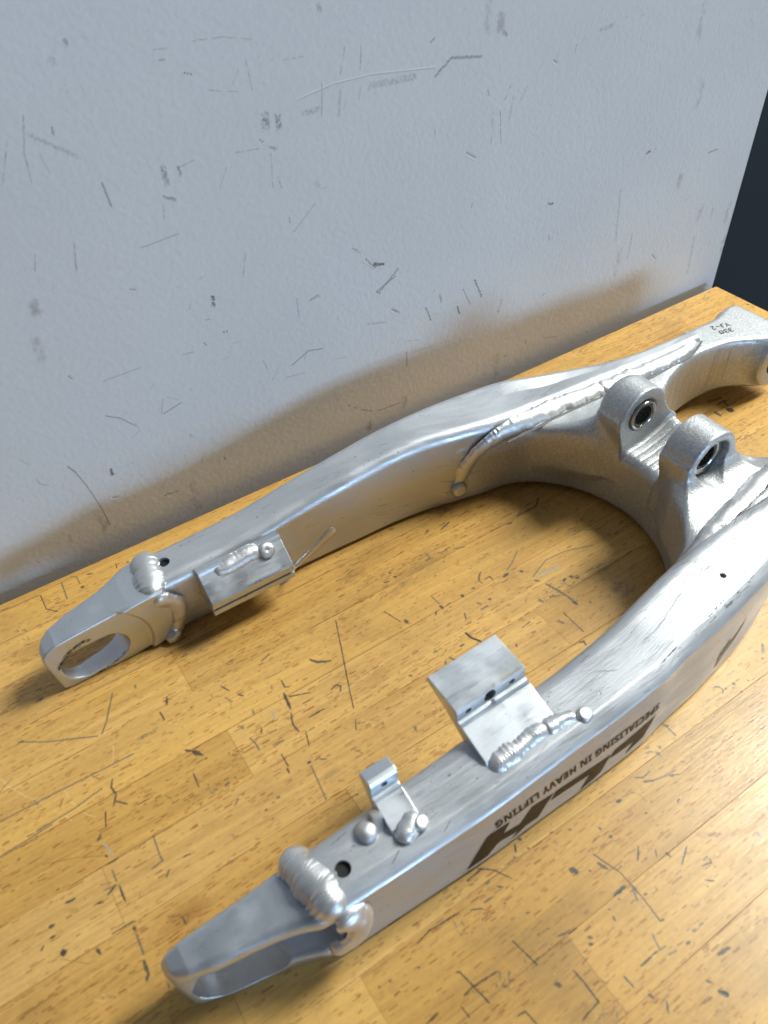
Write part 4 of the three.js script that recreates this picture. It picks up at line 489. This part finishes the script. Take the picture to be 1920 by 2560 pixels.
// the small tab
{
  const g = drill(profile([[292, 76.5], [293, 79], [299.6, 80.6], [301.6, 80.2], [302.6, 78.6], [303, 69.8], [304.4, 69.4], [305.2, 69.8], [306.4, 69.2], [320, 65], [321, 63], [320, 60], [303, 60], [300, 66], [293, 75]], -633.2, -617.2), [{ c: [-625.2, 75, 302.8], n: [0, 0, 1], r: 1.9, d: 12 }]);
  part('mounting_tab', g, millMat, ARM, 'small drilled tab between the block and the open end');
}
part('weld_bead', bead([[-617.5, 65, 319.5], [-622, 65, 320.8], [-627, 64.6, 323], [-631, 64, 327.4]], [UP, UP, UP, [-0.2, 1, 0.3]], [4.2, 5.2, 5.4, 4.4], 3.2, { pitch: 1.6, amp: 0.5, seed: 71 }), weldMat);
part('weld_crater', lathe([[0, 3.3], [1.3, 3.2], [2.6, 3.6], [3.4, 3.0], [3.8, 1.6], [3.8, -1.6]], [-619.3, 64.6, 324], [0.15, 1, 0.4]), ballMat);
part('weld_stub', lathe([[0, 8], [2.4, 8], [3.6, 7.2], [4.1, 5.6], [4.2, 1], [4.8, -1]], [-636.4, 61, 311.6], [0.35, 1, -0.5]), sootMat2());
function sootMat2() { return new THREE.MeshStandardMaterial({ color: new THREE.Color(0.42, 0.41, 0.40), metalness: 1, roughness: 0.42, bumpMap: T.sand, bumpScale: 0.0002 }); }
part('weld_blob', (() => { const g = new THREE.SphereGeometry(5.4, 40, 28); const p = g.attributes.position; for (let i = 0; i < p.count; i++) { const k = 1 + 0.05 * (noise(p.getX(i) * 0.5 + 9, p.getY(i) * 0.5 + p.getZ(i) * 0.3, 3) - 0.5); p.setXYZ(i, p.getX(i) * k * 1.0, p.getY(i) * k * 0.78, p.getZ(i) * k * 1.12); } g.computeVertexNormals(); return g.translate(-642.2, 63, 312.4); })(), ballMat);

// dark scratches in the top of the lettered tube
{
  const topAt = (x, z) => { const p = secNear(x); let y = 0; for (let i = 1; i < p.length; i++) { const a = p[i - 1], c = p[i]; if ((a[0] - z) * (c[0] - z) <= 0 && a[0] !== c[0]) y = Math.max(y, mix(a[1], c[1], (z - a[0]) / (c[0] - a[0]))); } return y; };
  const r = rng(91), ribbons = [];
  const scratch = (pts, w) => {
    const f = densify(pts, 1), pos = [], idx = []; f.forEach((p, i) => { const q = f[Math.min(i + 1, f.length - 1)], o = f[Math.max(i - 1, 0)], l = Math.hypot(q[0] - o[0], q[1] - o[1]) || 1, nx = -(q[1] - o[1]) / l, nz = (q[0] - o[0]) / l, k = w * (0.3 + 0.8 * r()) * Math.sin(Math.PI * (i + 0.6) / (f.length + 0.2)), jx = (r() - 0.5) * 0.3; for (const s of [-1, 1]) { const x = p[0] + jx + nx * k * s, z = p[1] + nz * k * s; pos.push(x, topAt(x, z) + 0.07, z); } });
    for (let i = 0; i < f.length - 1; i++) { const a = i * 2; idx.push(a, a + 1, a + 2, a + 1, a + 3, a + 2); }
    const g = new THREE.BufferGeometry(); g.setAttribute('position', new THREE.Float32BufferAttribute(pos, 3)); g.setAttribute('uv', new THREE.Float32BufferAttribute(new Array(pos.length / 3 * 2).fill(0), 2)); g.setIndex(idx); g.computeVertexNormals(); return g;
  };
  const lines = [[[[-461.5, 315], [-450, 313], [-442, 310.3], [-428, 305.6], [-415, 302.2], [-408.5, 301.6]], 0.24], [[[-400, 300.5], [-395, 300], [-391.3, 301], [-387, 304]], 0.35], [[[-640, 331], [-634, 328]], 0.3], [[[-612, 333], [-606, 330.4]], 0.3], [[[-500, 304], [-492, 302.6]], 0.25], [[[-497, 312], [-489, 318], [-485, 319]], 0.25], [[[-660, 308], [-650, 306.5]], 0.25]];
  for (let i = 0; i < 26; i++) { const x = -470 + r() * 95, z = table(NEAR, x, 2) - 4.5 - r() * 4, l = 0.8 + r() * r() * 9; lines.push([[[x, z], [x + l, z - l * 0.15 + (r() - 0.5) * 0.8]], 0.2 + r() * 0.45]); }
  for (let i = 0; i < 60; i++) { const x = -655 + r() * 330, z = mix(table(NEAR, x, 1) + 6, table(NEAR, x, 2) - 6, r()), l = 0.5 + r() * r() * 3; lines.push([[[x, z], [x + l, z + (r() - 0.5) * l]], 0.15 + r() * 0.25]); }
  for (const [p, w] of lines) ribbons.push(scratch(p, w));
  part('scratches', mergeGeometries(ribbons), sootMat).userData.kind = 'stuff';
}

// ---------------------------------------------------------------- flat print
function decalGeo(x0, x1, y0, y1, zAt, n = 40) {
  const pos = [], uv = [], idx = []; for (let i = 0; i <= n; i++) for (const [y, v] of [[y0, 0], [y1, 1]]) { const x = mix(x0, x1, i / n); pos.push(x, y, zAt(x)); uv.push(i / n, v); }
  for (let i = 0; i < n; i++) { const a = i * 2; idx.push(a, a + 2, a + 1, a + 1, a + 2, a + 3); }
  const g = new THREE.BufferGeometry(); g.setAttribute('position', new THREE.Float32BufferAttribute(pos, 3)); g.setAttribute('uv', new THREE.Float32BufferAttribute(uv, 2)); g.setIndex(idx); g.computeVertexNormals(); return g;
}
function printMat(c, alpha, props) { const map = texture(c, true), am = texture(alpha, false); for (const t of [map, am]) t.wrapS = t.wrapT = THREE.ClampToEdgeWrapping; return new THREE.MeshPhysicalMaterial({ specularIntensity: 0.5, map, alphaMap: am, transparent: true, side: THREE.DoubleSide, ...props }); }
function ink(w, h, sx, x0, y1, draw) { const c = canvas(w, h), g = c.getContext('2d'); g.fillStyle = '#000'; g.fillRect(0, 0, w, h); g.scale(sx, sx); g.translate(-x0, y1); g.scale(1, -1); g.fillStyle = '#fff'; g.strokeStyle = '#fff'; draw(g); return c; }
const poly = (g, p) => { g.beginPath(); p.forEach((q, i) => (i ? g.lineTo(...q) : g.moveTo(...q))); g.closePath(); g.fill(); };
{
  const x0 = -602, x1 = -460, y0 = 2, y1 = 50, sx = 12, w = (x1 - x0) * sx, h = (y1 - y0) * sx, r = rng(77);
  const alpha = ink(w, h, sx, x0, y1, (g) => {
    poly(g, [[-599.4, 7.5], [-588.4, 33.6], [-585.8, 35], [-573.1, 33.2], [-576.6, 23.4], [-565, 20.2], [-558, 31.6], [-543, 29.4], [-551.5, 11], [-559.4, 12], [-569.9, 7], [-565.5, 12.4], [-577.6, 16], [-580, 15.6], [-586, 8]]);
    poly(g, [[-543.9, 21.8], [-541, 29.4], [-500, 25.2], [-504.6, 10.6], [-509, 8.4], [-519.8, 5.6], [-514.4, 19]]);
    poly(g, [[-500.2, 20.6], [-497.2, 27.3], [-464.4, 31.6], [-470.9, 14.2], [-485, 9.6], [-480, 19]]);
    g.save(); g.translate(-465.6, 45.6); g.rotate(0.0); g.scale(-1, 1); g.transform(1, 0, 0.20, 1, 0, 0);     // the line stands on its head
    g.font = 'bold 11.4px sans-serif'; const line = 'SPECIALISING IN HEAVY LIFTING', wd = g.measureText(line).width; g.scale(119 / wd, 1); g.translate(0, 0);
    g.transform(1, -0.004, 0, 1, 0, 0); g.fillText(line, 0, 0); g.lineWidth = 0.35; g.strokeText(line, 0, 0); g.restore();
  });
  { const wg = alpha.getContext('2d'); wg.setTransform(1, 0, 0, 1, 0, 0); for (let i = 0; i < 900; i++) { wg.fillStyle = `rgba(0,0,0,${0.3 + r() * 0.6})`; const k = r() * r() * 3.2; wg.beginPath(); wg.ellipse(r() * w, r() * h, 0.5 + k * 1.8, 0.4 + k * 0.5, (r() - 0.5) * 0.8, 0, 7); wg.fill(); } }
  const col = canvas(8, 8); const cg = col.getContext('2d'); cg.fillStyle = '#0f0e0c'; cg.fillRect(0, 0, 8, 8);
  const zAt = (x) => table(NEAR, x, 2) + 0.22;
  part('lettering', decalGeo(x0, x1, y0, y1, zAt), printMat(col, alpha, { roughness: 0.45 }));
  // the small second print further along
  const a2 = ink(40 * 16, 40 * 16, 16, -404, 48, (g) => { poly(g, [[-399, 12], [-400.8, 23], [-402, 25.5], [-401, 28], [-396.8, 28.6], [-393.6, 36], [-391.6, 36.6], [-393, 29], [-388.6, 33.6], [-383, 39], [-378.7, 45.4], [-379.4, 37.4], [-385.2, 27.3], [-392.5, 21.8], [-395.7, 17]]); g.lineWidth = 0.7; for (const [x, y] of [[-401, 31.6], [-398.4, 34], [-395.8, 37]]) { g.beginPath(); g.ellipse(x, y, 0.75, 1.7, -0.25, 0, 7); g.stroke(); } });
  const zB = (x) => table(NEAR, x, 2) + 0.25;
  part('lettering', decalGeo(-404, -364, 8, 48, zB, 20), printMat(col, a2, { roughness: 0.35 }));
  // marker scribbles round the slot
  const ms = 20, ax = -746, bx = -688, ay = -1, by = 41;
  const a3 = ink((bx - ax) * ms, (by - ay) * ms, ms, ax, by, (g) => {
    g.lineCap = 'round'; g.lineWidth = 0.34;
    const rim = (t) => { const a = t * Math.PI; return [-716 - 24.5 * Math.cos(a), 17.5 + 17.4 * Math.sin(a)]; };
    for (let i = 0; i < 60; i++) { const t = 0.06 + r() * 0.44, q = rim(t), l = 0.6 + r() * 3.2, k = (r() - 0.5) * 2.4; g.globalAlpha = 0.5 + r() * 0.5; g.beginPath(); g.moveTo(q[0], q[1] + k); g.lineTo(q[0] + l, q[1] + k + l * 0.45 + (r() - 0.5) * 0.8); g.stroke(); }
    for (let i = 0; i < 44; i++) { const t = r(), q = [-724 + 26 * t, 1.6 + 9 * t * t + (r() - 0.5) * 1.6]; g.globalAlpha = 0.4 + r() * 0.5; g.beginPath(); g.moveTo(...q); g.lineTo(q[0] + 0.5 + r() * 1.8, q[1] + (r() - 0.2) * 1.1); g.stroke(); }
  });
  part('marker_scribble', decalGeo(ax, bx, ay, by, () => ZC - 97.6 + 0.25, 4), printMat(col, a3, { roughness: 0.6 }));
  // stamped numbers on the pivot arm
  const a4 = ink(28 * 24, 22 * 24, 24, 0, 22, (g) => { g.font = 'bold 7px monospace'; g.lineWidth = 0.5; for (const [t, y] of [['330', 12.4], ['YJ-2', 4.2]]) { g.save(); g.translate(t.length === 3 ? 6.5 : 4, y); g.scale(1.1, 1); g.transform(1, 0, 0, -1, 0, 0); g.scale(1, 1); g.fillText(t, 0, 0); g.restore(); } });
  const st = new THREE.PlaneGeometry(28, 22); st.applyMatrix4(new THREE.Matrix4().makeBasis(new THREE.Vector3(-0.97, 0, -0.24), new THREE.Vector3(-0.24, 0, 0.97), new THREE.Vector3(0, 1, 0)).setPosition(-156, 61.25, 118.5));
  const dk = canvas(8, 8), dg = dk.getContext('2d'); dg.fillStyle = '#4a4a4a'; dg.fillRect(0, 0, 8, 8);
  part('stamped_number', st, printMat(dk, a4, { roughness: 0.6, metalness: 0.5 }));
}
renderer.render(scene, camera);
